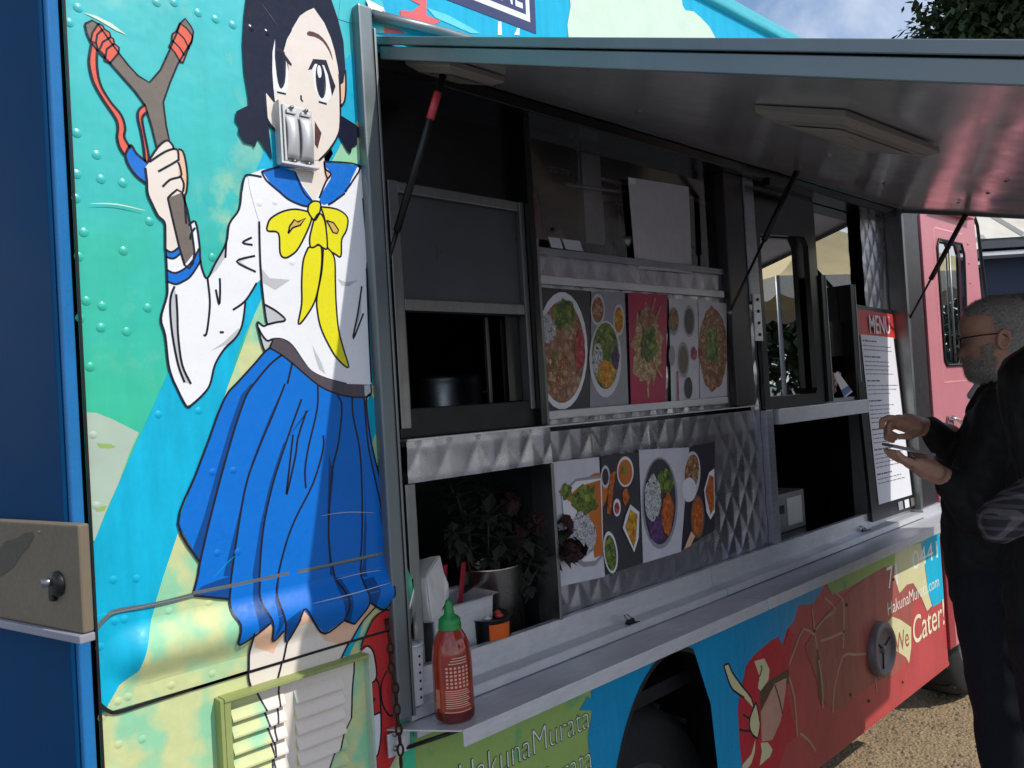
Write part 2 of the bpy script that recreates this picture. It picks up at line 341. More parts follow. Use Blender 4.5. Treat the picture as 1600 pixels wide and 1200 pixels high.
def ribbon(pts, wid, taper=False):
    P = [np.array(p) for p in pts]; L, R = [], []
    for i, p in enumerate(P):
        d = P[min(i+1, len(P)-1)]-P[max(i-1, 0)]; n = np.array([-d[1], d[0]])/(np.hypot(*d)+1e-9)
        w = wid/2*(1.0 if not taper else max(0.12, math.sin(math.pi*(i+0.6)/(len(P)+0.2))))
        L.append(tuple(p+n*w)); R.append(tuple(p-n*w))
    return L, R
def strokes(name, lines, layer, mat, parent, wid=0.0037, taper=False, relief=True, px=True, smooth=4):
    """brush lines of one painted part, each its own object"""
    for ln in lines: stroke1(name[:-1] if name.endswith('lines') else name, [ln], layer, mat, parent, wid, taper, relief, px, smooth)
def stroke1(name, lines, layer, mat, parent, wid, taper, relief, px, smooth):
    bm = bmesh.new()
    for ln in lines:
        if smooth: ln = smoothpts(ln, smooth)
        pts = [W(*p) for p in ln] if px else ln
        L, R = ribbon(pts, wid, taper)
        a = [bm.verts.new((p[0], 0, p[1])) for p in L]; b = [bm.verts.new((p[0], 0, p[1])) for p in R]
        for i in range(len(a)-1): bm.faces.new((a[i], a[i+1], b[i+1], b[i]))
    zs = [v.co.z for v in bm.verts]
    if relief and min(zs) < 1.373 and max(zs) > 1.233 and min(v.co.x for v in bm.verts) < 0.86:
        for z in ZB: bmesh.ops.bisect_plane(bm, geom=bm.verts[:]+bm.edges[:]+bm.faces[:], plane_co=(0, 0, z), plane_no=(0, 0, 1))
    clip_wall(bm, relief)
    for v in bm.verts: v.co.y = -((H(v.co.x, v.co.z) if relief else 0)+0.0008+layer*LS)
    bm.normal_update()
    for f in bm.faces:
        if f.normal.y > 0: f.normal_flip()
    return frombm(name, bm, mat, parent)
def textobj(name, body, X0, X1, Z0, hgt, mat, parent, layer, off=0.0, Y=None, shear=0.0, space=1.0):
    cu = bpy.data.curves.new(name, 'FONT'); cu.body = body; cu.size = 1.0; cu.offset = off; cu.fill_mode = 'FRONT'; cu.shear = shear; cu.space_character = space
    cu.materials.append(mat); o = bpy.data.objects.new(name, cu); COL.objects.link(o)
    bpy.context.view_layer.update(); w = max(o.dimensions.x, 1e-3)
    o.scale = ((X1-X0)/w, hgt/0.72, 1); o.rotation_euler = (math.pi/2, 0, 0)
    o.location = (X0, -(0.0008+layer*LS) if Y is None else Y, Z0); bpy.context.view_layer.update()
    me = bpy.data.meshes.new_from_object(o.evaluated_get(bpy.context.evaluated_depsgraph_get())); me.transform(o.matrix_world); me.name = name
    bpy.data.objects.remove(o); return link(bpy.data.objects.new(name, me), parent)

# left wall panel with rub rail
XR0, XR1, ZBOT, ZTOP = 0.322, 0.862, 0.40, 2.82
xs = sorted(set([XR0]+XB+list(np.linspace(0.40, XR1, 14)))); zs = sorted(set(list(np.linspace(ZBOT, 1.22, 12))+ZB+list(np.linspace(1.385, ZTOP, 24))))
vv = [(x, -H(x, z), z) for z in zs for x in xs]; nx = len(xs)
ff = [(j*nx+i, j*nx+i+1, (j+1)*nx+i+1, (j+1)*nx+i) for j in range(len(zs)-1) for i in range(nx-1)]
wall = T(bulge_smooth(mesh('side_wall', vv, ff, TEAL, None))); wall['label'] = 'riveted side wall painted with a schoolgirl holding a slingshot'
IDM = Matrix.Identity(4)
# ---------------------------------------------------------------- mural on the left wall
A = (0, 0); Bz = (300, 0); Cz = (0, 300); Dz = (300, 300); Ez = (0, 600); Fz = (300, 600); Gz = (0, 900); Hz = (300, 900)
def z4(s, o): return S4(s, o[0], o[1])
def q2(s): return S4(s, 380, 0, 8.0)
def q3(s): return S4(s, 400, 130, 7.5)
def p1(s): return S4(s, 540, 900, 4.0)
# backdrop
mur('pale_field', [(255, 900), (357, 600), (405, 470), (430, 420), (470, 330), (520, 240), (545, 180), (606, 130), (640, 600), (640, 1420), (120, 1420), (120, 1180), (150, 1135), (168, 1100), (185, 1070), (212, 1045), (225, 1000), (240, 950)], 1, FIELD, wall)
mur('cyan_band', [(520, 240), (470, 330), (407, 470), (375, 540), (357, 600), (306, 750), (255, 900), (240, 950), (225, 1000), (212, 1045), (185, 1070), (168, 1100), (150, 1135), (110, 1180), (110, 950), (147, 845), (201, 720), (255, 600), (300, 500), (360, 360), (420, 220), (470, 120)], 2, CYAN, wall)
mur('grey_patch', z4('500,175 600,180 690,215 780,260 868,305 810,430 740,620 660,800 590,980 480,990', Ez), 1.5, GREYB, wall)
mur('green_smear', z4('600,370 690,375 725,395 680,405 620,400', Ez), 1.8, FIELD2, wall); mur('green_smear', z4('590,765 670,760 650,795 600,798', Ez), 1.8, FIELD2, wall)
mur('cyan_stripe', z4('955,372 1010,318 1075,270 1140,240 1140,640', Bz)+q3('1285,300 1160,480 990,720 880,930 780,900 940,600 985,290'), 2, CYAN, wall)
mur('cyan_stripe', q3('1290,690 1195,940 1190,965 1310,1062 1420,1062 1420,560'), 2, CYAN, wall)
mur('cyan_stripe', z4('1060,440 1085,560 1190,460 1190,1210 1085,1210', Dz)+z4('1200,200 1120,365 1085,200 1065,0', Fz), 2, CYAN, wall)
mur('pale_streak', z4('520,80 600,100 700,150 790,220 720,190 620,130', A), 1.6, CREAMW, wall)
# slingshot, straps and pouch
mur('sling_strap', z4('570,275 560,330 555,400 580,510 640,620 720,740 735,800 730,860 745,920 775,970 815,930 775,860 780,800 755,720 690,640 630,540 605,430 600,330 612,300', A), 6, ORAN, wall, 3)
mur('sling_strap', z4('905,655 865,690 860,740 880,830 895,920 905,1012 926,1010 925,960 890,780 890,730 918,700', A), 6, ORAN, wall, 3)
mur('sling_pouch', z4('780,970 815,908 850,960 918,1018 912,1148 850,1100 800,1030', A), 6.5, BLUE, wall)
fork = z4('528,152 575,130 608,150 700,280 745,340 800,410 860,475 932,518 1000,440 1060,310 1110,190 1122,150 1155,118 1190,165 1207,200 1195,260 1110,400 1060,520 1018,640 1035,780 1060,900 975,915 945,790 905,660 840,570 690,400 600,310 562,260 540,210', A)
mur('slingshot_fork', fork, 7, BROWN, wall)
wl1 = z4('615,148 642,165 650,185 682,205 690,235 706,245 712,275 742,300 738,335 685,397 652,378 648,345 608,305 600,275 566,258 575,208', A); wl2 = z4('1122,148 1165,180 1202,230 1196,265 1172,310 1160,345 1142,392 1122,385 1090,330 1055,290 1072,260 1075,215 1098,200 1110,175', A)
mur('grip_wrap', wl1, 8, ORAN, wall); mur('grip_wrap', wl2, 8, ORAN, wall)
strokes('slingshot_lines', [fork+fork[:1], wl1+wl1[:1], wl2+wl2[:1], z4('640,185 605,220 598,270', A), z4('690,235 640,265 622,310', A), z4('712,275 665,310 655,370', A), z4('1098,195 1150,245 1180,310', A), z4('1075,255 1120,300 1150,350', A)], 9, INK, wall, 0.0029, smooth=0)
strokes('strap_lines', [z4('570,275 560,330 555,400 580,510 640,620 720,740 735,800 730,860 745,920 775,970', A), z4('605,310 605,430 630,540 690,640 755,720 780,800 775,860 815,930', A), z4('905,655 865,690 860,740 880,830 895,920 905,1012', A), z4('918,700 890,730 890,780 925,960 926,1010', A), z4('780,970 815,908 850,960 918,1018', A), z4('780,970 800,1030 850,1100 912,1148', A)], 9, INK, wall)
# raised arm: sleeve, cuff, fist
sleeve = z4('1033,355 1042,560 1040,650 1003,790 1030,900 1050,1080 1080,1180', Cz)+z4('1090,0 1160,137 1200,125 1270,60 1310,0', Ez)+z4('1340,1080 1400,980 1470,910 1510,830 1530,690 1600,570', Cz)+z4('430,545 440,300 430,160 415,90', Dz)+[(404, 310), (398, 290), (386, 274), (380, 281), (376, 300)]+z4('1490,110 1430,200 1410,320 1340,450 1292,540 1262,490 1248,420 1243,330 1218,188 1175,212 1120,330', Cz)
mur('sleeve', sleeve, 10, WHT, wall)
mur('sleeve_shade', z4('1088,590 1065,650 1060,740 1075,900 1110,1080 1150,1190', Cz)+z4('1190,0 1170,-30', Ez)+z4('1130,1060 1110,900 1105,760 1098,650', Cz), 11, GRY, wall)
mur('sleeve_shade', z4('1312,994 1400,935 1490,850 1500,880 1440,945', Cz), 11, GRY, wall); mur('sleeve_shade', z4('1300,535 1410,330 1405,410 1350,490', Cz), 11, GRY, wall); mur('sleeve_shade', z4('275,435 385,400 300,438 390,498', Dz), 11, GRY, wall)
mur('cuff_stripe', z4('1030,358 1070,377 1120,343 1125,385 1080,417 1033,405', Cz), 12, BLUE, wall); mur('cuff_stripe', z4('1040,488 1090,507 1150,480 1200,430 1240,355 1252,430 1190,525 1140,560 1095,577 1043,560', Cz), 12, BLUE, wall)
fist = z4('930,1015 985,920 1040,880 1075,910 1085,935 1130,940 1155,1000 1167,1100 1165,1200', A)+z4('1160,0 1152,40 1160,200 1175,345 1120,345 1070,377 1030,360 1030,260 1025,190 985,150 950,80 918,0', Cz)+z4('915,1130 905,1050', A)
mur('fist', fist, 13, SKIN, wall); mur('fist_shade', z4('1085,935 1130,940 1155,1000 1167,1100 1165,1200 1140,1200 1145,1130 1110,1100 1115,1030 1115,980', A), 13.5, PEACH, wall)
mur('slingshot_handle', z4('1045,40 1135,5 1212,380 1150,457', Cz), 14, BROWN, wall)
strokes('arm_lines', [sleeve[0:7]+z4('1090,0 1160,137 1200,125 1270,60 1310,0', Ez)+z4('1340,1080 1400,980 1470,910 1510,830 1530,690', Cz), z4('1452,738 1530,680 1600,570', Cz), z4('1505,0 1490,110 1430,200 1410,320 1340,450 1292,540 1262,490 1248,420 1243,330 1218,188 1175,212', Cz), z4('1410,320 1405,412', Cz), z4('1293,540 1308,680 1300,800 1285,890 1268,893', Cz), z4('1370,540 1372,620 1366,705 1345,610', Cz), z4('1088,590 1065,650 1060,740 1075,900 1110,1080 1150,1190', Cz), z4('1098,640 1105,760 1110,900 1135,1080 1190,1200', Cz), z4('1570,285 1512,318 1575,332', Cz), z4('1590,400 1475,435 1595,500', Cz), z4('1370,877 1395,877', Cz), z4('1215,225 1190,265 1185,300', Cz)], 15, INK, wall, 0.0034)
strokes('cuff_lines', [z4('1030,358 1070,377 1120,343', Cz), z4('1033,405 1080,417 1125,385', Cz), z4('1040,488 1090,507 1150,480 1200,430 1240,355', Cz), z4('1043,560 1095,577 1140,560 1190,525 1252,430', Cz)], 15, INK, wall, 0.003)
strokes('fist_lines', [z4('918,1020 985,920 1040,880 1075,910 1082,935', A), z4('930,1015 1030,950 1100,935 1112,990 1100,1010 985,1075', A), z4('1110,1015 1125,1060 1125,1105 1060,1125 1012,1170', A), z4('1125,1105 1145,1150 1140,1200', A), z4('1110,935 1140,950 1160,1030 1168,1120 1162,1200', A)+z4('1150,40 1160,200', Cz), z4('905,1050 915,1130 920,1210', A)+z4('950,80 985,150 1025,190 1030,260 1030,360', Cz), z4('1045,40 1135,5 1212,380 1150,457 1045,40', Cz)], 16, INK, wall, 0.0034, smooth=3)
# torso, collar and bow
torso = [(386, 274), (409, 265), (558, 262), (572, 271), (592, 268), (594, 330), (584, 365), (573, 410), (571, 430), (572, 460), (575, 525), (579, 600), (578, 612), (565, 618), (540, 612), (507, 591), (485, 580), (472, 565), (460, 545), (445, 533), (430, 530), (416, 533), (407, 522), (402, 509), (401, 503), (408, 508), (416, 506), (413, 495), (409, 460), (407, 436), (404, 400), (403, 345), (390, 300)]
mur('shirt', torso, 17, WHT, wall)
for s in ('430,480 480,540 610,550 515,615 440,570', '450,700 575,800 465,825', '405,815 430,890 465,930 500,922 450,1000 425,950', '745,955 800,1060 830,1140 790,1110 760,1020', '905,545 960,565 1035,552 975,590 930,585', '1000,920 1055,590 1050,760'):
    mur('shirt_shade', z4(s, Dz), 18, GRY, wall)
mur('collar', [(409, 269), (436, 261), (460, 268), (472, 292), (488, 314), (480, 323), (470, 321), (450, 312), (435, 300), (420, 285)], 19, BLUE, wall)
mur('collar', [(505, 254), (558, 259), (548, 280), (541, 300), (520, 315), (505, 321), (497, 316), (503, 300), (515, 280), (517, 272), (508, 262)], 19, BLUE, wall)
mur('neck', [(458, 258), (505, 246), (507, 262), (515, 272), (507, 285), (490, 314), (474, 290)], 18.5, SKIN, wall); mur('neck_shade', [(507, 256), (515, 272), (507, 285), (505, 270)], 18.8, PEACH, wall)
bows = {'bow_loop': ['720,125 640,110 560,125 490,165 468,205 468,245 535,260 545,380 570,412 610,400 665,345 740,180', '800,95 900,110 965,160 960,240 930,300 925,402 890,390 840,345 830,200'],
        'bow_tail': ['720,350 690,430 680,560 680,700 660,827 720,760 770,660 800,500 805,370 785,335', '815,355 850,360 885,420 890,560 895,700 910,860 940,980 972,1097 900,1040 840,940 800,850 780,760 775,660 805,500'],
        'bow_knot': ['725,80 755,60 795,70 795,120 775,165 755,177 720,125', '755,180 790,135 825,190 840,345 815,352 785,330 760,345 735,345 730,290 745,220']}
k = 20
for nm, L in bows.items():
    for s in L: mur(nm, z4(s, Dz), k, YEL, wall, 3)
    strokes('bow_lines', [z4(s, Dz)+z4(s.split()[0], Dz) for s in L], k+0.6, INK, wall, 0.0033); k += 1
mur('bow_fold', z4('595,262 605,215 635,175 655,190 705,165 670,210 625,225', Dz), 21.7, YELD, wall); mur('bow_fold', z4('835,180 880,195 910,240 900,262 875,255', Dz), 21.7, YELD, wall)
strokes('bow_lines', [z4('595,262 605,215 635,175 655,190 705,165 670,210 625,225 595,262', Dz), z4('835,180 880,195 910,240 900,262 875,255 835,180', Dz)], 22.2, INK, wall, 0.003, smooth=0)
strokes('shirt_lines', [z4('305,1200 320,1120 345,1095 430,1108', Bz), z4('415,185 420,400 430,560 440,660 455,780 465,828', Dz), z4('465,828 440,838 403,814 412,870 435,960 452,1000', Dz), z4('450,705 520,745 578,800 520,815 462,830', Dz), z4('410,850 430,890 465,930 500,920 560,922 620,960 690,1060 740,1120 830,1165 960,1200', Dz), z4('1085,480 1090,640 1100,900 1115,1190', Dz), z4('1130,280 1095,400 1085,500', Dz), z4('1062,40 1070,150 1085,290', Dz), z4('1055,590 1030,760 1000,920 1065,760', Dz), z4('1030,1035 1060,1050 1098,1085', Bz), z4('540,0 600,50 680,85 720,92', Dz), z4('845,82 880,62 950,10', Dz), z4('430,1075 540,1045', Bz), z4('430,1075 460,1130 540,1200', Bz), z4('640,1080 690,1200', Bz)+z4('745,60', Dz), z4('820,1012 1035,1035 1000,1130 950,1200', Bz), z4('820,1012 830,1060 862,1090 830,1140 790,1240', Bz), z4('820,1020 828,1080 840,1118', Bz)], 22.5, INK, wall, 0.0034)
# skirt
skirt = [(420, 541), (410, 552), (395, 570), (370, 597), (354, 615), (340, 645), (325, 687), (305, 740), (277, 817), (310, 877), (307, 900), (301, 928), (355, 935), (357, 952), (366, 975), (367, 1005), (390, 985), (412, 969), (419, 985), (421, 1000), (435, 982), (445, 1002), (451, 990), (464, 950), (477, 965), (505, 989), (532, 967), (551, 974), (567, 940), (594, 951), (604, 932), (605, 915), (599, 862), (599, 770), (580, 700), (569, 627), (568, 618), (520, 605), (480, 575), (450, 550)]
mur('skirt', skirt, 23, BLUE, wall)
for s, o in (('380,0 330,80 260,280 180,560 100,870 45,1110 10,1070 0,1030 70,830 150,540 230,270 300,70 360,0', Fz), ('575,0 500,190 400,430 320,680 240,1200 190,1200 290,800 370,480 480,200', Fz), ('740,150 700,180 590,340 500,620 440,900 410,1200 370,1200 420,880 480,620 560,380', Fz), ('850,440 880,560 855,800 850,1000 880,1200 850,1190 840,800', Fz), ('1070,560 1075,800 1060,1100 1040,1200 1075,1200 1085,900', Fz), ('1160,760 1190,860 1195,1040 1180,900', Fz), ('230,0 220,135 0,118 60,60 170,20', Hz), ('410,0 415,160 460,270 380,330 365,200 375,0', Hz), ('540,20 520,120 540,260 485,400 500,300 495,150', Hz), ('640,195 560,255 540,275 585,410 600,370 640,260', Hz), ('930,270 880,60 870,0 910,0 960,120 970,280', Hz), ('1040,20 1070,150 1110,170 1135,80 1110,0', Hz)):
    mur('pleat_shade', z4(s, o), 23.6, BLUED, wall)
mur('waistband', z4('500,922 560,918 620,960 690,1062 740,1120 830,1165 960,1200', Dz)+z4('1110,5 1112,62 1075,82 1000,82 900,62 780,5', Fz)+z4('620,1070 540,1010 478,975', Dz), 24, BELT, wall); mur('shirt_tail', z4('1070,10 1110,5 1112,60 1082,118 1072,60', Fz), 24.3, GRY, wall)
plt = [z4('380,0 330,80 260,280 180,560 100,870 45,1110 30,1200', Fz)+z4('0,115', Hz), z4('575,0 500,190 400,430 320,680 240,1200', Fz)+z4('225,200 265,290 268,420 450,275', Hz), z4('678,95 590,340 500,620 440,900 415,1200', Fz)+z4('415,160 460,270 485,400 540,330', Hz), z4('780,10 775,160 720,400 700,540 705,650', Fz), z4('710,165 655,340 640,450 585,690 600,540 625,315', Fz), z4('815,320 810,420 750,620 640,840 580,1000 535,1180', Fz)+z4('515,120 540,270 582,410 655,195 720,270 820,357 930,268', Hz), z4('900,70 930,140 910,360 870,540 850,800 850,1000 880,1200', Fz)+z4('935,120 935,230 930,268 1005,296', Hz), z4('995,80 1000,200 1040,400 1055,640 1055,960 1040,1200', Fz)+z4('1065,130 1055,200 1005,296', Hz), z4('1070,85 1090,350 1130,560 1180,800 1195,1050', Fz)+z4('1220,60 1215,130 1175,205 1070,155', Hz), z4('1110,60 1082,118 1120,400 1195,680', Fz), z4('480,975 440,1010 380,1080 280,1190', Dz)+[(354, 615), (340, 645), (325, 687), (305, 740), (277, 817), (310, 877)], z4('0,118 220,140', Hz), z4('555,1020 480,1080 380,1200', Dz), z4('620,1070 590,1200', Dz)]
strokes('skirt_lines', plt, 25, INK, wall, 0.0036)
strokes('waistband_lines', [z4('478,975 540,1010 620,1070', Dz)+z4('780,5 900,62 1000,82 1075,82 1112,62 1110,0', Fz), z4('500,922 480,978', Dz)], 25, INK, wall, 0.003)
# legs above the vent
mur('legs', z4('350,370 345,600 362,690 640,610 1040,500 930,500 975,440 1120,160 1000,100 600,60 400,150', Hz), 15, SKIN, wall); mur('leg_shade', z4('350,370 380,440 500,480 560,330 640,300 720,270 820,400 900,420 980,440 1120,160 1000,100 600,60 400,150', Hz), 16, PEACH, wall)
strokes('leg_lines', [z4('350,340 345,600 362,690', Hz), z4('582,410 560,520 530,640', Hz), z4('1115,175 1000,370 930,505 910,590', Hz)], 25, INK, wall, 0.0034)
# small red figure by the post
redf = p1('90,440 120,350 170,250 235,205 275,235 310,330 315,560 330,600 330,870 315,1110 220,1290 120,1290 110,910 100,860')
mur('red_figure', redf, 24, RED, wall); mur('figure_face', p1('85,480 130,435 165,470 185,570 182,640 140,680 92,725'), 24.5, SKIN, wall); mur('figure_beard', p1('110,910 145,850 165,865 212,848 215,960 195,1110 160,1127 130,1090 115,950'), 24.5, WHT, wall); mur('cyan_stripe', z4('1060,285 990,390 935,500 970,500 1030,380', Hz), 22.9, CYAN, wall)
strokes('figure_lines', [p1('90,440 120,350 170,250 235,205 275,235 275,330'), p1('85,455 130,435 165,470 185,570 182,640 140,680 92,725'), p1('182,640 205,700 215,960 195,1110 160,1127 130,1090 115,950 110,910'), p1('250,590 215,680 225,800 270,870 310,850'), p1('110,830 130,780 175,765 150,800 110,830'), p1('110,910 145,850 165,865 212,848')], 25, INK, wall, 0.0036)
# head
mur('hair', z4('340,-60 320,100 310,280 320,450 345,600 350,660 270,700 264,755 290,790 284,830 320,890 375,905 386,926 410,865 497,1006 470,780 520,830 700,700 940,520 952,430 940,260 905,120 850,-40 760,-150 600,-190 440,-170', Bz), 24, HAIR, wall)
mur('pigtail', q3('985,385 1155,490 1210,545 1217,615 1172,645 1172,730 1117,755 1097,832 1060,800 990,680 945,590 970,480'), 24, HAIR, wall); mur('ear', z4('945,430 955,560 945,640 918,668 912,520', Bz), 23.8, PEACH, wall)
facep = [(488.7, 13.7), (477, 19), (467, 26), (455, 46), (454, 50), (447, 62), (442, 80), (436, 88), (424, 96), (424, 115), (427, 150), (429, 165), (414, 146), (417, 187), (431, 207), (445, 235), (470, 250), (497, 251), (512, 235), (526, 212), (530, 190), (529.5, 132), (526, 105), (521, 80), (515, 60), (505, 37)]
mur('face', facep, 25, SKIN, wall)
mur('eye_white', z4('745,430 765,402 830,408 852,470 867,540 866,605 840,642 800,640 762,565 750,500', Bz), 26, WHT, wall); mur('eye_white', z4('497,330 512,250 515,420 525,520 545,562 570,535 582,420 595,440 592,560 575,594 530,592 503,560 496,450', Bz), 26, WHT, wall)
def ell(cx, cy, rx, ry, n=22, rot=0): return [(cx+rx*math.cos(a)*math.cos(rot)-ry*math.sin(a)*math.sin(rot), cy+rx*math.cos(a)*math.sin(rot)+ry*math.sin(a)*math.cos(rot)) for a in [2*math.pi*i/n for i in range(n)]]
def zel(cx, cy, rx, ry, o=Bz, rot=0): return [(o[0]+x/4, o[1]+y/4) for x, y in ell(cx, cy, rx, ry, rot=rot)]
mur('iris', zel(798, 508, 31, 112, rot=-0.08), 27, INK, wall); mur('iris_shade', zel(806, 555, 17, 52, rot=-0.08), 27.4, BELT, wall); mur('pupil', zel(803, 545, 15, 62, rot=-0.08), 27.5, HAIR, wall); mur('eye_glint', zel(789, 452, 13, 40, rot=-0.08), 28, WHT, wall)
mur('iris', z4('512,300 572,330 580,430 574,520 552,560 532,525 518,430', Bz), 27, INK, wall, 2); mur('pupil', z4('522,330 560,340 566,430 562,500 548,535 535,500 526,430', Bz), 27.5, HAIR, wall, 2)
mur('eyelash', z4('718,442 750,373 832,380 862,470 890,545 868,606 860,560 842,470 818,412 762,402 742,438', Bz), 28, INK, wall); mur('eyelash', z4('560,325 617,405 614,420 594,402 598,450 588,400 572,366', Bz), 28, INK, wall)
mur('eyebrow', q2('805,398 930,438 1025,540 1085,660 1107,772 1060,652 980,532 880,472 788,452'), 26, MAROON, wall, 2)
mur('mouth', z4('760,760 803,835 778,935 760,905', Bz), 26, MAROON, wall)
strokes('face_lines', [z4('675,600 675,625 686,640', Bz), z4('525,580 580,592', Bz), z4('785,640 835,655', Bz)], 28, INK, wall, 0.0034, smooth=0)
strokes('jaw_line', [z4('912,470 918,560 920,760 905,850 850,940 788,1006', Bz), z4('450,590 455,700 470,760 525,832', Bz), z4('952,440 955,560 945,640 918,668', Bz)], 28, INK, wall, 0.0036)
# seams of the rub rail
strokes('panel_seam', [z4('1540,595 1200,700 900,795 760,840 700,848 650,825 600,780 560,740', Gz)+[], z4('0,700 400,580 800,460 1190,345 1300,312', Hz)], 26, BLK, wall, 0.0055); strokes('panel_seam', [z4('1200,113 1040,155 900,185 720,215 650,260 600,318 570,370', Gz), z4('0,105 300,45 600,-20', Hz), z4('655,1172 850,1130 1180,1058 1290,1035', Fz)], 26, ALUG, wall, 0.0055)
strokes('weld_ridge', [z4('1580,470 1300,545 1040,620 820,690', Gz)], 2.2, FIELD, wall, 0.006)
# rivets
rv = bmesh.new(); add_lathe(rv, [(0.0066, 0.0), (0.005, 0.0005), (0.0034, 0.0010), (0.0018, 0.0013), (0.0, 0.0014)], (0, 0, 0), 12, 'y'); bmesh.ops.recalc_face_normals(rv, faces=rv.faces)
rvm = {}
def rivet(px, py, mat, lay=1.0):
    if mat.name not in rvm:
        me = bpy.data.meshes.new('rivet'); rv.to_mesh(me); me.materials.append(mat); me.polygons.foreach_set('use_smooth', [True]*len(me.polygons)); rvm[mat.name] = me
    o = link(bpy.data.objects.new('rivet', rvm[mat.name]), wall); X, Z = W(px, py); o.location = (X, -(H(X, Z)+0.0006+lay*LS), Z)
for x, y in ((245, 4), (272, 4), (310, 20), (337, 30), (364, 39), (122, 12), (120, 208), (120, 272), (158, 280), (192, 286), (151, 242), (119, 310), (131, 363), (193, 392), (123, 401), (234, 346), (135, 470), (160, 478), (158, 512), (198, 518), (231, 481), (125, 497), (141, 573), (332, 402), (108, 35)): rivet(x, y, TEAL)
for x, y in ((145, 680), (150, 790)): rivet(x, y, GREYB, 2)
for x, y in ((247, 648), (310, 642), (177, 906), (213, 904), (178, 970), (193, 967), (155, 1010)): rivet(x, y, CYAN, 3)
for x, y in ((331, 738), (363, 735), (338, 864), (370, 862)): rivet(x, y, BLUE, 24)
for x, y in ((404, 318), (428, 316), (455, 410)): rivet(x, y, WHT, 18)
for x, y in ((266, 1070), (330, 1052), (183, 1095), (199, 1088), (185, 1163), (222, 1155), (262, 955), (325, 942), (160, 1120)): rivet(x, y, FIELD, 2)
rivet(391, 45, HAIR, 25); rivet(416, 52, HAIR, 25)
rv.free()
# hooded exhaust vent over the mouth
vent = T(link(bpy.data.objects.new('exhaust_vent', None))); vent['label'] = 'grey metal vent with two curved hoods screwed over the painted mouth'
vx0, vz0 = W(430, 158, -0.01); vx1, vz1 = W(489, 172, -0.01); _, vzb = W(492, 264, -0.01); VG = plain('vent_metal', (196, 196, 196), 0.5, 0.25, 0.1, 20)
box('back_plate', vx0, vx1, -0.005, -0.0025, vzb, vz0, VG, vent, 0.001)
box('side_flange', vx0, vx0+0.004, -0.022, -0.0055, vzb, vz0, VG, vent, 0.001); box('side_flange', vx0+0.009, vx0+0.013, -0.018, -0.0055, vzb+0.004, vz0-0.004, VG, vent, 0.001)
vw = (vx1-vx0-0.016)/2
for i in range(2):
    xa = vx0+0.016+i*vw; v_, f_ = [], []; n = 12; m_ = 10
    for j in range(m_+1):
        zz = vz0-0.018-(vz0-vzb-0.03)*j/m_; bel = math.sin(math.pi*min(1, j/m_*1.05))**0.6 if j < m_ else 0.0
        for i2 in range(n+1):
            u = i2/n; v_.append((xa+vw*0.01+u*vw*0.96, -0.0055-0.016*(0.25+0.75*bel)*math.sin(math.pi*min(1, 0.12+0.88*u))**0.55, zz))
    for j in range(m_):
        for i2 in range(n): f_.append((j*(n+1)+i2, (j+1)*(n+1)+i2, (j+1)*(n+1)+i2+1, j*(n+1)+i2+1))
    h = mesh('curved_hood', v_, f_, VG, vent, True); so_ = h.modifiers.new('thick', 'SOLIDIFY'); so_.thickness = 0.0015
    box('hinge_clip', xa+0.004, xa+vw*0.8, -0.012, -0.006, vz0-0.016, vz0-0.009, VG, vent, 0.001)
    lathe('screw', [(0.0, 0.0115), (0.003, 0.011), (0.0035, 0.0085), (0.0035, 0.0)], (xa+vw*0.45, -0.005, vz0-0.006), SCREW, vent, 10, 'y')
    lathe('screw', [(0.0, 0.0115), (0.003, 0.011), (0.0035, 0.0085), (0.0035, 0.0)], (xa+vw*0.45, -0.005, vzb+0.006), SCREW, vent, 10, 'y')
box('bottom_lip', vx0, vx1, -0.022, -0.0055, vzb-0.003, vzb+0.001, VG, vent, 0.0008)
# louvred vent under the skirt
lv = T(link(bpy.data.objects.new('louvre_vent', None))); lv['label'] = 'raised rectangular vent with two columns of louvres painted over'
LX0, LZT = W(334, 1090); LX1, _ = W(574, 1130); LZB = 0.70; FD = 0.024; RIMG = paint('rim_olive', (150, 160, 98), 0.5, 0.12, dirt=0.3)
box('rim', LX0, LX0+0.006, -FD, -0.001, LZB, LZT, RIMG, lv, 0.001); box('rim', LX0+0.0065, LX0+0.017, -FD, -FD+0.003, LZB, LZT-0.003, RIMG, lv, 0.001)
box('rim', LX1-0.004, LX1, -FD, -0.001, LZB, LZT, GREYB, lv, 0.001); box('rim', LX0+0.0065, LX1-0.0045, -FD-0.002, -0.001, LZT-0.005, LZT+0.001, RIMG, lv, 0.001)
lb = [W(*p) for p in z4('345,600 362,690 390,715 435,830 460,960 480,1060 490,1130 475,1200', Hz)]; rb = [W(*p) for p in z4('1000,560 985,700 982,880 890,1080 820,1200', Hz)]; mb_ = [W(*p) for p in z4('530,640 515,860 495,960 500,1060 490,1120', Hz)]
def xat(L, z):
    L = sorted(L, key=lambda p: p[1]); return float(np.interp(z, [p[1] for p in L], [p[0] for p in L]))
zr = np.linspace(LZB, LZT-0.007, 26); v_, f_, mi = [], [], []
def skinstrip(za, zb_, ya, yb, xa, xb, v_, f_, mi):
    def cuts(z):
        L = []
        for q in (lb, mb_, rb): L += [xat(q, z), xat(q, z)+0.0035]
        return [xa]+[min(max(c, xa), xb) for c in L]+[xb]
    A0, B0 = cuts(za), cuts(zb_); kinds = [0, 2, 1, 2, 1, 2, 0]
    for i in range(7):
        if A0[i+1]-A0[i] < 1e-6 and B0[i+1]-B0[i] < 1e-6: continue
        b0 = len(v_); v_ += [(A0[i], ya, za), (A0[i+1], ya, za), (B0[i+1], yb, zb_), (B0[i], yb, zb_)]; f_.append((b0, b0+1, b0+2, b0+3)); mi.append(kinds[i])
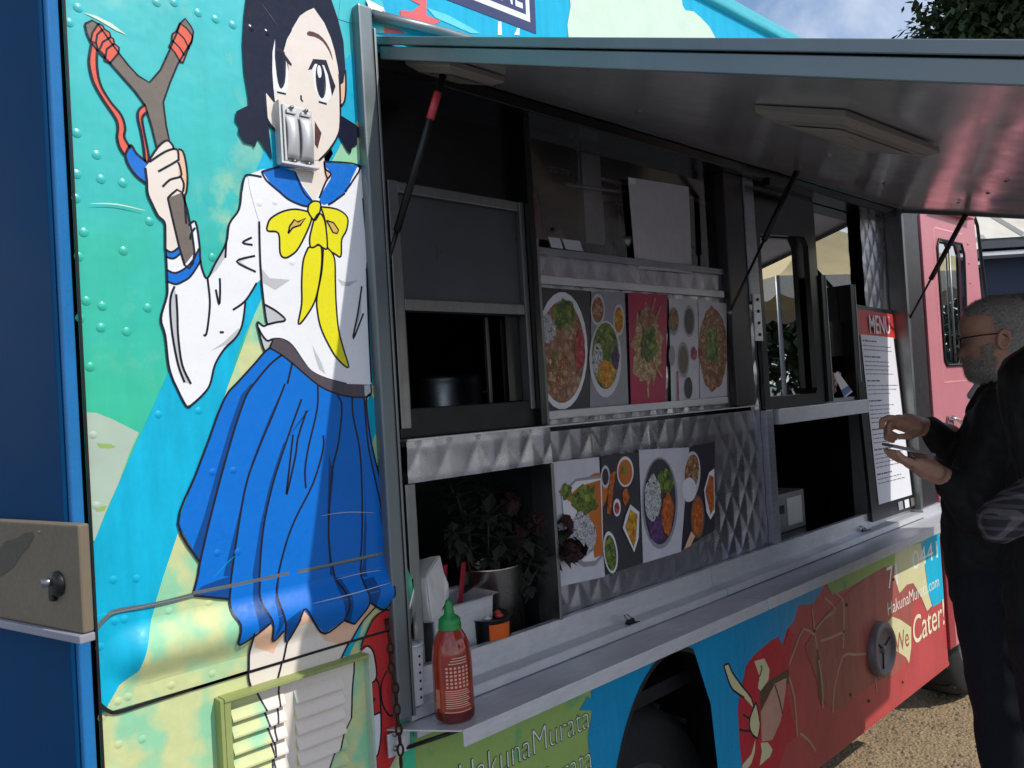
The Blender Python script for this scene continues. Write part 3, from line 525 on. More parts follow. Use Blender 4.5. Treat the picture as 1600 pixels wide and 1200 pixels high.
for a_, b_ in zip(zr, zr[1:]): skinstrip(a_, b_, -0.006, -0.006, LX0+0.006, LX1-0.004, v_, f_, mi)
o = mesh('vent_panel', v_, f_, [FIELD, SKIN, INK], lv); o.data.polygons.foreach_set('material_index', mi)
cols = [(W(358, 1130)[0], W(441, 1110)[0]), (W(458, 1120)[0], W(533, 1100)[0])]
for ci, (xa, xb) in enumerate(cols):
    for i in range(11):
        zt = LZT-0.022-i*0.0262-(0.004 if ci else 0)
        if zt < LZB+0.03: break
        v_, f_, mi = [], [], []
        prof = [(-0.0065, zt), (-0.0105, zt-0.008), (-0.016, zt-0.0175), (-0.016, zt-0.0205), (-0.0065, zt-0.019)]
        for (ya, za), (yb, zb2) in zip(prof, prof[1:]):
            b0 = len(mi); skinstrip(zb2, za, yb, ya, xa, xb, v_, f_, mi)
        for xe in (xa, xb): b0 = len(v_); v_ += [(xe, y, z) for y, z in prof]; f_.append(tuple(range(b0, b0+5))); mi.append(0 if xe == xa else 1)
        o = mesh('slat', v_, f_, [FIELD, SKIN, INK], lv); o.data.polygons.foreach_set('material_index', mi)
# rear door, ajar beside the mural
DA = math.radians(15); dd = Vector((-math.sin(DA), math.cos(DA), 0)); dn = Vector((-math.cos(DA), -math.sin(DA), 0)); DO = Vector((0.3235, -0.006, 0))
rd = T(link(bpy.data.objects.new('rear_door', None))); rd['label'] = 'dark blue rear door ajar in the shade'
def dbox(name, s0, s1, t0, t1, z0, z1, mat, bev=0.002):
    bm = bmesh.new(); bbox(bm, s0, s1, t0, t1, z0, z1, bev, 3)
    for v in bm.verts: v.co = DO+dd*v.co.x+dn*v.co.y+Vector((0, 0, v.co.z))
    bmesh.ops.recalc_face_normals(bm, faces=bm.faces); return frombm(name, bm, mat, rd)
dbox('door_panel', 0.012, 0.95, 0.0, 0.03, 0.45, 2.8, DBLUE, 0.006); dbox('hinge_edge', 0.0, 0.0115, 0.008, 0.0255, 0.45, 2.8, LBLUE, 0.004); dbox('gasket', -0.0022, -0.0003, -0.001, 0.0032, 0.45, 2.8, BLK, 0.0008)
BEIGE = paint('lock_box_beige', (122, 110, 92), 0.6, 0.12, 6, dirt=0.4)
def dz(px, py, s=0.02):                        # height on the door where a pixel meets it
    P0 = DO+dn*0.03; d = Vector(ray(px, py)); n_ = dn; t = (P0-Vector(CAM)).dot(n_)/d.dot(n_); p = Vector(CAM)+d*t; return (p-DO).dot(dd), p.z
s_, zt = dz(140, 817); _, zb = dz(140, 998); zmid = (zt+zb)/2
dbox('lock_box', -0.050, 0.60, 0.0305, 0.046, zb+0.012, zt, BEIGE, 0.004); dbox('lock_ledge', -0.051, 0.602, 0.0305, 0.052, zb, zb+0.0115, paint('ledge_grey', (150, 150, 160), 0.4), 0.002)
sk_, zk_ = dz(112, 908); pk = DO+dd*sk_+dn*0.046+Vector((0, 0, zk_))
def dlathe(name, prof, sc_, zz, mat, t0=0.046):
    bm = bmesh.new(); add_lathe(bm, prof, (0, 0, 0), 18)
    for v in bm.verts: v.co = DO+dd*(sc_+v.co.x)+dn*(t0+v.co.z)+Vector((0, 0, zz+v.co.y))
    bmesh.ops.recalc_face_normals(bm, faces=bm.faces); return frombm(name, bm, mat, rd, True)
dlathe('lock_rose', [(0.018, -0.002), (0.017, 0.006), (0.012, 0.009), (0.0, 0.009)], sk_+0.004, zk_, BLKM); dlathe('keyhole_plug', [(0.006, 0.007), (0.006, 0.016), (0.0, 0.0165)], sk_+0.014, zk_+0.003, SCREW); dbox('lock_tab', sk_+0.006, sk_+0.018, 0.0465, 0.054, zk_-0.024, zk_-0.004, BLKM, 0.003)
for px, py in ((80, 828), (19, 971)):
    a_, b_ = dz(px, py); dlathe('lock_screw', [(0.0025, 0), (0.002, 0.0015), (0, 0.002)], a_, b_, SCREW)

def dpoly(name, px, mat, t=0.0464):
    pts = []
    for x, y in px:
        P0 = DO+dn*t; d = Vector(ray(x, y)); pts.append(Vector(CAM)+d*((P0-Vector(CAM)).dot(dn)/d.dot(dn)))
    o = mesh(name, pts, [tuple(range(len(pts)))], mat, rd)
    if o.data.polygons[0].normal.dot(dn) < 0: o.data.flip_normals()
    return o
dpoly('grease_stain', [(-6, 905), (-4, 862), (8, 846), (24, 842), (38, 833), (50, 831), (53, 838), (44, 856), (32, 868), (22, 886), (6, 898)], plain('stain_grey', (84, 78, 66), 0.7, 0, 0.3, 40))
for ln, m_, w_ in (([(498, 806), (540, 800), (584, 801)], GRY, 0.0012), ([(478, 940), (540, 925), (600, 908)], GRY, 0.0016), ([(140, 319), (180, 320), (226, 330)], CREAMW, 0.0018), ([(330, 905), (352, 880), (366, 868)], CYAN, 0.001), ([(405, 5), (420, 25), (432, 42)], BELT, 0.0016), ([(520, 905), (560, 895), (592, 890)], GRY, 0.0009)):
    strokes('scratch', [ln], 29, m_, wall, w_, True)
# ---------------------------------------------------------------- wall above the hatch, roof
uw = T(mesh('upper_wall', [(0.862, 0, 2.33), (3.62, 0, 2.33), (3.62, 0, 2.78), (0.862, 0, 2.78)], [(0, 1, 2, 3)], CYAN)); uw['label'] = 'turquoise wall strip with a dark sign above the hatch'
nr = dict(relief=False)
mur('teal_patch', S4('-40,-20 270,-20 300,60 290,140 600,260 200,260 100,200 -60,150', 540, 0, 5), 1, TEAL, uw, **nr)
mur('salmon_flash', S4('470,-20 630,-20 630,120 740,165 650,222 430,150 425,80 520,90 580,40', 540, 0, 5), 2, CORAL, uw, **nr); mur('salmon_flash', S4('300,205 420,232 470,262 300,262', 540, 0, 5), 2, CORAL, uw, **nr)
mur('pale_streak', S4('630,60 800,120 1000,230 1050,262 980,262 700,140', 540, 0, 5), 1.5, paint('mural_light_cyan', (110, 214, 232), 0.3), uw, **nr)
mur('cream_cloud', [(888, 60), (886, 40), (891, 10), (888, -30), (890, -120), (1040, -150), (1062, -20), (1066, 8), (1070, 16), (1083, 18), (1095, 28), (1108, 42), (1118, 60), (1150, 90), (900, 90)], 2, CREAMW, uw, **nr)
sx1, sz0 = 1.312, 2.486
wallpoly('sign_board', [[(0.75, sz0), (sx1, sz0), (sx1+0.006, 2.72), (0.75, 2.72)]], 4, NAVY, uw, False)
wallpoly('sign_border', [[(0.77, sz0+0.022), (sx1-0.018, sz0+0.022), (sx1-0.014, 2.70), (0.77, 2.70)], [(0.782, sz0+0.036), (sx1-0.030, sz0+0.036), (sx1-0.026, 2.688), (0.782, 2.688)]], 5, WHT, uw, False)
textobj('sign_lettering', 'CUISINE', 1.062, sx1-0.042, sz0+0.047, 0.105, WHT, uw, 6, 0.0)
mur('sign_post', S4('865,300 915,305 922,490 862,490', 680, 0, 8.89), 3.5, WHT, uw, **nr); mur('sign_post', S4('1135,390 1168,395 1165,490 1090,490', 680, 0, 8.89), 3.5, WHT, uw, **nr)
bm = bmesh.new(); n = 8
prf = [(0.0, 2.78), (-0.012, 2.783), (-0.014, 2.80), (-0.004, 2.81)]+[(0.10-0.10*math.cos(a), 2.815+0.07*math.sin(a)) for a in np.linspace(0.05, math.pi/2, n)]+[(1.05, 2.92), (2.1, 2.885), (2.2, 2.8)]
a_ = [bm.verts.new((0.28, y, z)) for y, z in prf]; b_ = [bm.verts.new((3.75, y, z)) for y, z in prf]
for i in range(len(prf)-1): bm.faces.new((a_[i], b_[i], b_[i+1], a_[i+1]))
T(frombm('roof', bm, paint('roof_turquoise', (70, 176, 186), 0.35), None, True))
T(tube('rain_gutter', [(0.852, -0.012, 2.392), (1.0, -0.014, 2.404), (1.3, -0.014, 2.415), (3.45, -0.014, 2.42)], 0.0105, ALUG, None, 12))
T(mesh('torn_flap', [(0.846, -0.004, 2.425), (0.885, -0.006, 2.418), (0.892, -0.004, 2.405), (0.872, -0.02, 2.403), (0.862, -0.018, 2.396), (0.848, -0.01, 2.404)], [(0, 1, 2, 3, 4, 5)], plain('bare_metal_tear', (225, 205, 205), 0.5, 0.3)))
# ---------------------------------------------------------------- lower wall with the wheel arch
AXc, AZc, AW, AH = 1.68, 0.45, 0.298, 0.516
arch = [(AXc-AW*math.cos(t), AZc+AH*math.sin(t)) for t in np.linspace(-0.1, math.pi+0.1, 40)]; arch = [(x, max(z, ZBOT)) for x, z in arch]
def wallpiece(name, pts, mat, parent=None, Y=0.0):
    tr = tessellate_polygon([[Vector((p[0], p[1], 0)) for p in pts]]); o = mesh(name, [(p[0], Y, p[1]) for p in pts], [t for t in tr], mat); return T(o)
lw = wallpiece('lower_wall', [(0.862, ZBOT), (0.862, 1.05), (1.36, 1.05), (1.36, ZBOT)], FIELD2); lw['label'] = 'shaded lower wall with lettering and painted figures under the counter'
wallpiece('lower_wall', [(1.36, ZBOT), (1.36, 1.05), (2.02, 1.05), (2.02, ZBOT)]+arch[::-1], BLUEB)
lr = wallpiece('lower_wall', [(2.02, ZBOT), (2.02, 1.05), (3.62, 1.05), (3.62, ZBOT)], REDD)
v_ = []; f_ = []
for i, (x, z) in enumerate(arch): v_ += [(x, 0.0, z), (x, 0.55, z)]
f_ = [(2*i, 2*i+1, 2*i+3, 2*i+2) for i in range(len(arch)-1)]
T(mesh('wheel_well', v_, f_, BLKM, None, True)); T(mesh('wheel_well', [(x, 0.55, z) for x, z in arch], [tuple(range(len(arch)))], BLKM))
strokes('arch_edge', [arch], 1, BLK, lw, 0.012, relief=False, px=False, smooth=0)
mur('blue_wash', [(905, 1110), (917, 1088), (924, 1092), (930, 1060), (960, 1040), (940, 1300), (922, 1300), (922, 1200), (918, 1150), (925, 1110)], 2, BLUEB, lw, **nr)
mur('blue_wash', [(1040, 900), (1130, 870), (1290, 845), (1300, 895), (1270, 943), (1247, 946), (1240, 970), (1228, 985), (1222, 1007), (1215, 995), (1187, 1015), (1165, 1040), (1152, 1100), (1160, 1190), (1170, 1250), (1128, 1260), (1110, 1100), (1085, 1020)], 2, BLUEB, lr, **nr)
mur('brown_rock', z4('180,700 470,380 640,250 900,100 1200,300 1200,640 1150,900 900,1050 640,1000 500,1160 420,700 330,560', (1200, 850)) if False else [(1257, 1010), (1290, 960), (1330, 920), (1370, 890), (1398, 880), (1432, 905), (1424, 960), (1418, 1030), (1395, 1058), (1372, 1062), (1340, 1085), (1318, 1108), (1290, 1100), (1275, 1060)], 2, BROWNR, lr, **nr)
mur('green_wash', [(1285, 900), (1330, 862), (1400, 840), (1470, 818), (1466, 858), (1420, 880), (1380, 886), (1330, 916), (1300, 930)], 2.3, FIELD2, lr, **nr)
def p7(s): return S4(s, 1300, 820, 6.0)
mur('cream_patch', p7('590,240 830,170 860,340 900,640 940,750 890,810 840,690 760,545 700,560 630,640 580,480'), 3, CREAM, lr, **nr); mur('cyan_patch', p7('860,340 830,180 940,90 1000,30 1045,690 1010,730 940,770 900,640 880,450'), 3, CYAN, lr, **nr)
mur('cream_patch', p7('510,930 560,860 640,890 740,960 740,1150 720,1300 690,1240 600,1180'), 3, CREAM, lr, **nr)
def p6(s): return S4(s, 1200, 850, 3.4275)
CRK = paint('mural_crack_tan', (186, 146, 118), 0.4)
strokes('crack_lines', [p6(s) for s in ('235,345 250,480 262,560', '110,650 150,540 190,455 245,485', '245,470 300,400 362,350 300,290', '340,250 400,300 405,420 402,560', '345,905 352,800 362,740 400,600 460,592 525,588', '105,700 140,820 155,1030', '170,1015 220,1055 255,1112', '280,520 340,500 412,465', '575,720 582,790', '270,620 290,760 292,880')], 3.5, CRK, lr, 0.009, relief=False, smooth=2)
mur('dark_gap', p6('262,540 275,620 290,880 270,820 258,640'), 3.4, DKFUR, lr, **nr)
def p5(s): return S4(s, 1100, 980, 1200/220.0)
mur('hooded_figure', p5('285,700 310,540 370,300 440,220 560,120 635,80 675,180 720,10 760,60 720,340 700,560 790,930 700,1000 620,1250 330,1250 300,1000'), 4, paint('mural_crimson', (190, 44, 58), 0.34, 0.1), lr, **nr)
mur('figure_mask', p5('470,540 560,450 720,350 720,480 560,560 480,720'), 5, DKFUR, lr, **nr); mur('figure_chest', p5('480,720 600,480 700,430 690,560 650,800 580,960 490,975'), 5.2, paint('mural_tan_pink', (198, 150, 130), 0.34), lr, **nr)
mur('scarf', p5('165,330 205,310 235,380 320,500 400,600 420,690 340,600 240,530 200,440'), 5.5, CREAM, lr, **nr); mur('scarf', p5('425,290 510,265 555,360 545,450 480,540 455,520 470,420'), 5.5, CREAM, lr, **nr); mur('scarf', p5('440,640 475,820 450,945 390,880 388,770'), 5.5, CREAM, lr, **nr); mur('scarf', p5('480,985 540,980 580,1040 560,1100 470,1180 490,1060'), 5.5, CREAM, lr, **nr); mur('scarf', p5('435,950 430,1060 400,1160 340,1240 320,1180 400,1080'), 5.5, CREAM, lr, **nr)
strokes('figure_lines', [p5(s) for s in ('165,330 205,310 235,380 320,500 400,600 420,690', '165,330 200,440 240,530 340,600', '330,745 390,780', '300,870 350,885 395,880', '600,490 640,620 665,740', '470,420 490,350 480,330', '440,640 475,820 450,945 390,880 388,770 440,640')], 6, INK, lr, 0.006, relief=False, smooth=2)
# lettering
WTXT = paint('lettering_white', (232, 234, 222), 0.35, 0.03)
for i, (zz, x0) in enumerate(((0.877, 0.955), (0.785, 0.955))):
    textobj('lettering_outline', 'HakunaMurata', x0, 1.346, zz, 0.058, paint('lettering_dark_green', (52, 66, 44), 0.4), lw, 3, -0.002); textobj('lettering', 'HakunaMurata', x0+0.0015, 1.3445, zz+0.0005, 0.057, WTXT, lw, 4, -0.022)
for zz in (0.868, 0.776):
    wallpoly('icon_tile', [[(0.872, zz), (0.935, zz), (0.935, zz+0.065), (0.872, zz+0.065)]], 3, paint('icon_blue', (48, 66, 140), 0.35), lw, False)
textobj('icon_letter', 'f', 0.899, 0.925, 0.868, 0.058, WTXT, lw, 4, 0.01)
textobj('phone_number', '71', 3.045, 3.14, 0.838, 0.085, WTXT, lr, 6); textobj('phone_number', '0441', 3.30, 3.575, 0.862, 0.075, WTXT, lr, 6)
textobj('web_address', 'HakunaMurata.com', 3.03, 3.565, 0.742, 0.05, WTXT, lr, 6, -0.006); textobj('slogan', 'We', 3.08, 3.215, 0.585, 0.075, BROWNR, lr, 6, 0.004); textobj('slogan', 'Cater!', 3.25, 3.60, 0.575, 0.11, paint('lettering_cream', (236, 226, 190), 0.35), lr, 6, 0.004, shear=0.1)
# fuel cap, skirt edge
cap = T(link(bpy.data.objects.new('fuel_cap', None))); CAPM = plain('cap_grey', (120, 112, 116), 0.5, 0.2, 0.12, 20)
lathe('cap_ring', [(0.098, 0.0), (0.098, 0.022), (0.09, 0.028), (0.078, 0.028), (0.076, 0.014), (0.0, 0.014)], (2.935, -0.001, 0.645), CAPM, cap, 36, 'y')
for a in (0.4, 2.5, 4.6):
    c_, s_ = math.cos(a), math.sin(a); tube('cap_rib', [(2.935+0.012*c_, -0.016, 0.645+0.012*s_), (2.935+0.07*c_, -0.016, 0.645+0.07*s_)], 0.004, BLK, cap, 6)
lathe('cap_hub', [(0.016, 0.013), (0.015, 0.022), (0.0, 0.024)], (2.935, -0.001, 0.645), CAPM, cap, 18, 'y')
T(box('skirt_edge', 0.31, 3.64, 0.004, 0.03, ZBOT-0.012, ZBOT+0.004, REDD)); T(box('underframe', 0.32, 3.7, 0.62, 2.1, ZBOT+0.02, ZBOT+0.1, BLKM))
bm = bmesh.new()
for i, (px, py) in enumerate(((1370, 1055), (1357, 1095), (1328, 1085), (1410, 1065), (1395, 905), (1322, 945))): T(lathe('bolt_head', [(0.006, 0), (0.005, 0.004), (0, 0.005)], (W(px, py)[0], -0.001, W(px, py)[1]), DKFUR, None, 8, 'y'))
# wheels
def wheel(name, c, R, wdt, lab):
    e = T(link(bpy.data.objects.new(name, None))); e['label'] = lab; bm = bmesh.new(); h = wdt/2
    add_lathe(bm, [(R*0.62, -h), (R*0.9, -h), (R*0.98, -h*0.75), (R, -h*0.4), (R, h*0.4), (R*0.98, h*0.75), (R*0.9, h), (R*0.62, h)], c, 48, 'y'); bmesh.ops.recalc_face_normals(bm, faces=bm.faces)
    frombm('tyre', bm, plain('tyre_rubber', (26, 26, 27), 0.8, 0, 0.25, 40, 0.002), e, True)
    lathe('rim', [(R*0.63, h*0.9), (R*0.58, h*0.95), (R*0.54, h*0.5), (R*0.25, h*0.35), (R*0.2, h*0.8), (0.0, h*0.8)], c, plain('rim_grey', (80, 80, 82), 0.5, 0.5), e, 32, 'y')
    for k in range(16):
        a = 2*math.pi*k/16; tube('tread_bar', [(c[0]+R*1.0*math.cos(a), c[1]-h*0.9, c[2]+R*1.0*math.sin(a)), (c[0]+R*1.0*math.cos(a+0.08), c[1]+h*0.9, c[2]+R*1.0*math.sin(a+0.08))], 0.008, MATS['tyre_rubber'], e, 4, False)
    return e
wheel('wheel', (1.66, 0.27, 0.39), 0.385, 0.26, 'rear wheel inside the wheel arch'); wheel('wheel', (4.38, 0.26, 0.37), 0.36, 0.24, 'front wheel below the cab')
# ---------------------------------------------------------------- pink cab
cabp = [(3.705, 0.45), (4.36, 0.45), (4.44, 1.5), (4.36, 2.62), (3.705, 2.62)]
win = [(3.83+0.02, 1.675), (4.13-0.02, 1.675), (4.13, 1.70), (4.18, 2.20), (4.15, 2.25), (3.85, 2.245), (3.825, 2.21), (3.822, 1.70)]
tr = tessellate_polygon([[Vector((x, z, 0)) for x, z in cabp], [Vector((x, z, 0)) for x, z in win]]); pts = cabp+win
cab = T(mesh('cab_door', [(x, 0.0, z) for x, z in pts], [t for t in tr], PINK)); cab['label'] = 'pink painted cab door with a tall window'
mesh('door_glass', [(x, 0.012, z) for x, z in win], [tuple(range(len(win)))], GLASSR, cab)
wl_ = [Vector((x, -0.004, z)) for x, z in win]; tube('window_gasket', wl_+[wl_[0]], 0.006, BLK, cab, 8)
tube('glass_divider', [(3.985, 0.004, 1.68), (4.0, 0.004, 2.245)], 0.005, ALU, cab, 6)
strokes('door_seam', [[(3.76, 0.6), (3.765, 2.33), (4.24, 2.34), (4.25, 1.4), (4.2, 0.6)]], 1, BLK, cab, 0.007, relief=False, px=False, smooth=0)
strokes('door_bead', [[(3.79, 1.60), (3.795, 2.28), (3.82, 2.295), (4.18, 2.30)], [(3.80, 1.60), (4.16, 1.60)]], 1.5, paint('cab_pink_bead', (232, 160, 158), 0.22), cab, 0.008, relief=False, px=False, smooth=0)
for i in range(9): lathe('rivet', [(0.006, 0), (0.005, 0.002), (0, 0.003)], (4.235+0.02*(i/8), -0.001, 1.5+0.095*i), PINK, cab, 8, 'y')
box('drip_rail', 3.72, 4.27, -0.035, 0.0, 2.375, 2.39, PINK, cab, 0.003); box('drip_rail', 3.72, 3.95, -0.05, 0.0, 2.42, 2.45, paint('cab_dark_pink', (150, 78, 82), 0.3), cab, 0.003)
hz_ = bpy.data.objects.new('door_handle', None); link(hz_, cab); box('handle_plate', 3.80, 3.87, -0.008, -0.001, 1.385, 1.45, CHROME, hz_, 0.003); tube('handle_grip', [(3.80, -0.01, 1.44), (3.82, -0.035, 1.435), (3.90, -0.035, 1.41), (3.93, -0.02, 1.36)], 0.009, CHROME, hz_, 8)
box('hinge_column', 3.625, 3.70, -0.012, 0.01, 0.46, 1.06, paint('column_dark_red', (150, 52, 58), 0.3), cab, 0.006); box('hinge_column', 3.624, 3.704, -0.01, 0.03, 1.07, 2.62, PINK, cab, 0.006)
box('cab_floor', 3.63, 4.4, 0.01, 2.1, 0.7, 0.74, BLKM, cab); box('cab_roof', 3.63, 4.5, 0.0, 2.1, 2.622, 2.66, PINK, cab, 0.01); box('cab_back', 3.64, 3.66, 0.035, 2.1, 0.75, 2.62, INTER, cab); box('far_side', 3.67, 4.4, 2.08, 2.1, 0.75, 1.5, PINK, cab)
ws = T(link(bpy.data.objects.new('windscreen', None))); ws['label'] = 'greenish curved windscreen glass with a dark rubber edge'
wv = [(4.40, 0.02, 1.45), (4.34, 0.02, 2.36), (4.345, 0.05, 2.42), (4.36, 0.16, 2.45), (4.50, 0.6, 2.45), (4.58, 0.6, 1.45)]
wv2 = [onY(1526, 470, 0.02), onY(1513, 352, 0.02), onY(1516, 341, 0.03), onY(1523, 340, 0.06), onY(1527, 352, 0.08), onY(1542, 472, 0.10), onY(1552, 600, 0.10), onY(1535, 600, 0.02)]
mesh('pane', wv2, [tuple(range(8))], glass('green_glass', (120, 175, 150), 1.5, 0.02, 0.22), ws)
tube('rubber_edge', [Vector(p) for p in wv2]+[Vector(wv2[0])], 0.008, BLK, ws, 8)
# ---------------------------------------------------------------- hatch: posts, counter, inner wall
YI = 0.06
PX0 = W(570, 100, -0.02)[0]
hp = T(box('hatch_post', 0.814, 0.8445, -0.024, 0.09, 1.068, 2.40, ALUG, None, 0.004)); hp['label'] = 'grey metal post at the rear of the hatch'
box('post_edge', 0.845, 0.85, -0.026, 0.02, 1.07, 2.36, ALU, hp, 0.001); box('dark_filler', 0.846, 0.904, 0.075, 0.095, 1.08, 2.32, DARK, hp, 0.001)  # dark filler panel added where the gap beside the post is dark
T(box('hatch_post', 3.43, 3.60, -0.006, 0.09, 1.092, 2.42, plain('post_brown_steel', (70, 66, 68), 0.35, 0.6), None, 0.004)); T(box('counter_end', 3.402, 3.62, -0.02, 0.05, 1.052, 1.09, STEELW, None, 0.002)); T(box('post_edge', 3.405, 3.428, -0.012, 0.08, 1.09, 2.36, ALU, None, 0.002))
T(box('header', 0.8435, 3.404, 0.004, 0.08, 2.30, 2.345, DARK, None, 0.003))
# interior
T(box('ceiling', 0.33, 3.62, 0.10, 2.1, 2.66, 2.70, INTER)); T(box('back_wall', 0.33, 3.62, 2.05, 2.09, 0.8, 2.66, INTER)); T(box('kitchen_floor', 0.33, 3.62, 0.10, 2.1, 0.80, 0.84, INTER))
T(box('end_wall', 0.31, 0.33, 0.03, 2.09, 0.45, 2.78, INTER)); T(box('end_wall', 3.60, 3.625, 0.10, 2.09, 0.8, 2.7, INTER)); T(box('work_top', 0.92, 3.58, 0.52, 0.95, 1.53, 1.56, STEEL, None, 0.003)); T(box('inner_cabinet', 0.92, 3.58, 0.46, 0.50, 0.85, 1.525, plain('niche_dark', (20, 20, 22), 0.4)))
# counter
cp = [(0.056, 1.128), (0.03, 1.131), (0.027, 1.078), (-0.018, 1.078), (-0.020, 1.058), (0.056, 1.052)]
def extr(name, prof, x0, x1, mat, parent=None):
    n = len(prof); v_ = [(x0, y, z) for y, z in prof]+[(x1, y, z) for y, z in prof]; f_ = [(i, (i+1) % n, n+(i+1) % n, n+i) for i in range(n)]+[tuple(range(n))[::-1], tuple(range(n, 2*n))]
    bm = bmesh.new(); vs_ = [bm.verts.new(p) for p in v_]
    for f in f_: bm.faces.new([vs_[i] for i in f])
    bmesh.ops.recalc_face_normals(bm, faces=bm.faces); bmesh.ops.bevel(bm, geom=[e for e in bm.edges if abs(e.verts[0].co.x-e.verts[1].co.x) > 0.1], offset=0.0015, segments=2, affect='EDGES'); return frombm(name, bm, mat, parent)
ct = T(link(bpy.data.objects.new('serving_counter', None))); ct['label'] = 'stainless steel serving counter with a stepped lip'
extr('back_ledge', cp, 0.845, 1.926, STEELW, ct); extr('back_ledge', [(y-0.001 if y < 0.02 else y, z+0.001) for y, z in cp], 1.928, 3.40, STEELW, ct)
def shelf(name, x0, x1, cham):
    tz = lambda y: 1.0565-(y+0.02)*0.085
    xf = x0+(0.07 if cham else 0); v_ = [(x0, 0.0, tz(0)), (x1, 0.0, tz(0)), (x1, -0.138, tz(-0.138)), (xf, -0.138, tz(-0.138))]
    if not cham: v_[0] = (x0, -0.0205, tz(-0.02)); v_[1] = (x1, -0.0205, tz(-0.02))
    bm = bmesh.new(); t_ = [bm.verts.new(p) for p in v_]; b_ = [bm.verts.new((p[0], p[1], p[2]-0.003)) for p in v_]
    bm.faces.new(t_); bm.faces.new(b_[::-1])
    for i in range(4): bm.faces.new((t_[i], b_[i], b_[(i+1) % 4], t_[(i+1) % 4]))
    bmesh.ops.recalc_face_normals(bm, faces=bm.faces); o = frombm(name, bm, STEELW, ct)
    box('front_lip', xf+0.002, x1, -0.1425, -0.1385, 1.037, 1.0675, STEELW, ct, 0.0012)
    return o
shelf('shelf_leaf', 0.797, 1.9265, True); shelf('shelf_leaf', 1.9285, 3.62, False)
for x, z in ((0.80, 1.048), (0.80, 1.022)): lathe('shelf_bolt', [(0.005, 0), (0.005, 0.003), (0, 0.005)], (x+0.006, -0.018, z), SCREW, ct, 8, 'y')
box('shelf_bracket', 0.792, 0.84, -0.017, -0.012, 1.008, 1.05, STEELW, ct, 0.001); tube('shelf_brace', [(0.83, -0.012, 1.012), (0.93, -0.10, 1.046)], 0.004, BLKM, ct, 6)
box('shelf_support', 0.86, 3.60, -0.012, -0.0005, 1.02, 1.048, STEELW, ct, 0.001)
# quilted panels
def quilt(name, x0, x1, z0, z1, Y, px_=0.078, pz=0.12, amp=0.0034, st=0.0055):
    nx, nz = max(2, int((x1-x0)/st)), max(2, int((z1-z0)/st)); v_ = []
    for j in range(nz+1):
        for i in range(nx+1):
            x = x0+(x1-x0)*i/nx; z = z0+(z1-z0)*j/nz; a = x/px_+z/pz; b = x/px_-z/pz
            ha = 1-abs(2*(a-math.floor(a))-1); hb = 1-abs(2*(b-math.floor(b))-1); m_ = min(ha, hb); h = amp*m_**0.85
            v_.append((x, Y-h, z))
    f_ = [(j*(nx+1)+i, j*(nx+1)+i+1, (j+1)*(nx+1)+i+1, (j+1)*(nx+1)+i) for j in range(nz) for i in range(nx)]
    return T(mesh(name, v_, f_, QUILT, None, True))
zsh = 1.575
q1 = quilt('quilted_panel', 1.325, 2.135, zsh+0.004, 2.0, YI); q1['label'] = 'quilted steel panel between the two windows'
q2_ = quilt('quilted_panel', 1.315, 2.30, 1.128, zsh-0.012, YI-0.002); q2_['label'] = 'quilted steel panel behind the lower row of food pictures'
quilt('quilted_ledge', 0.905, 1.313, 1.492, zsh, 0.034); quilt('quilted_post', 3.17, 3.40, 1.14, 2.30, YI); quilt('quilted_post', 2.245, 2.305, zsh-0.012, 1.9, YI-0.004)
T(box('ledge_top', 0.905, 2.245, 0.028, 0.10, zsh+0.0005, zsh+0.004, STEELW, None)); T(box('niche_frame', 1.305, 1.3145, 0.03, 0.10, 1.08, 1.49, ALU, None, 0.001)); T(box('niche_side', 0.905, 0.93, 0.045, 0.2, 1.08, 1.49, ALU, None, 0.002))
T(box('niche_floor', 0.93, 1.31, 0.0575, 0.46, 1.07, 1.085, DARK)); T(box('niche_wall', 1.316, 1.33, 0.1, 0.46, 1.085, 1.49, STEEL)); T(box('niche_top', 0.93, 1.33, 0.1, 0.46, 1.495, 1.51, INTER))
T(box('picture_rail', 1.322, 2.12, 0.046, 0.0545, 1.914, 1.934, STEELW, None, 0.002)); T(box('picture_rail', 1.305, 2.10, 0.044, 0.0545, 1.592, 1.612, STEELW, None, 0.002))
# left window
lwn = T(link(bpy.data.objects.new('left_window', None))); lwn['label'] = 'dark sliding window with a dull upper sash at the rear'
box('upper_panel', 0.90, 1.29, 0.07, 0.085, 2.105, 2.30, DARK, lwn); box('frame_side', 0.905, 0.93, 0.045, 0.085, 1.60, 2.10, ALU, lwn, 0.002); box('frame_side', 1.268, 1.283, 0.045, 0.085, 1.62, 2.10, ALU, lwn, 0.002)
box('frame_rail', 0.931, 1.267, 0.048, 0.08, 2.078, 2.10, ALU, lwn, 0.002); box('frame_rail', 0.931, 1.267, 0.046, 0.08, 1.838, 1.862, ALU, lwn, 0.002)
box('sash_pane', 0.931, 1.267, 0.06, 0.066, 1.8625, 2.0775, plain('dusty_plexiglass', (72, 74, 78), 0.3, 0, 0.2, 6, 0, (1, 1, 0.5)), lwn)
box('black_sill', 0.905, 1.30, 0.05, 0.085, zsh+0.005, 1.64, plain('sill_black', (16, 17, 20), 0.45), lwn, 0.003); box('inner_stile', 0.932, 0.95, 0.07, 0.09, 1.64, 1.838, DARK, lwn, 0.002); box('inner_stile', 1.225, 1.266, 0.07, 0.09, 1.64, 1.838, DARK, lwn, 0.002); box('inner_bar', 1.20, 1.21, 0.11, 0.12, 1.64, 1.838, ALU, lwn, 0.001)
T(box('window_post', 1.284, 1.304, 0.03, 0.09, zsh+0.006, 2.30, DARK, None, 0.003)); T(box('post_edge', 1.3045, 1.321, 0.04, 0.09, zsh+0.006, 2.02, ALU, None, 0.002))
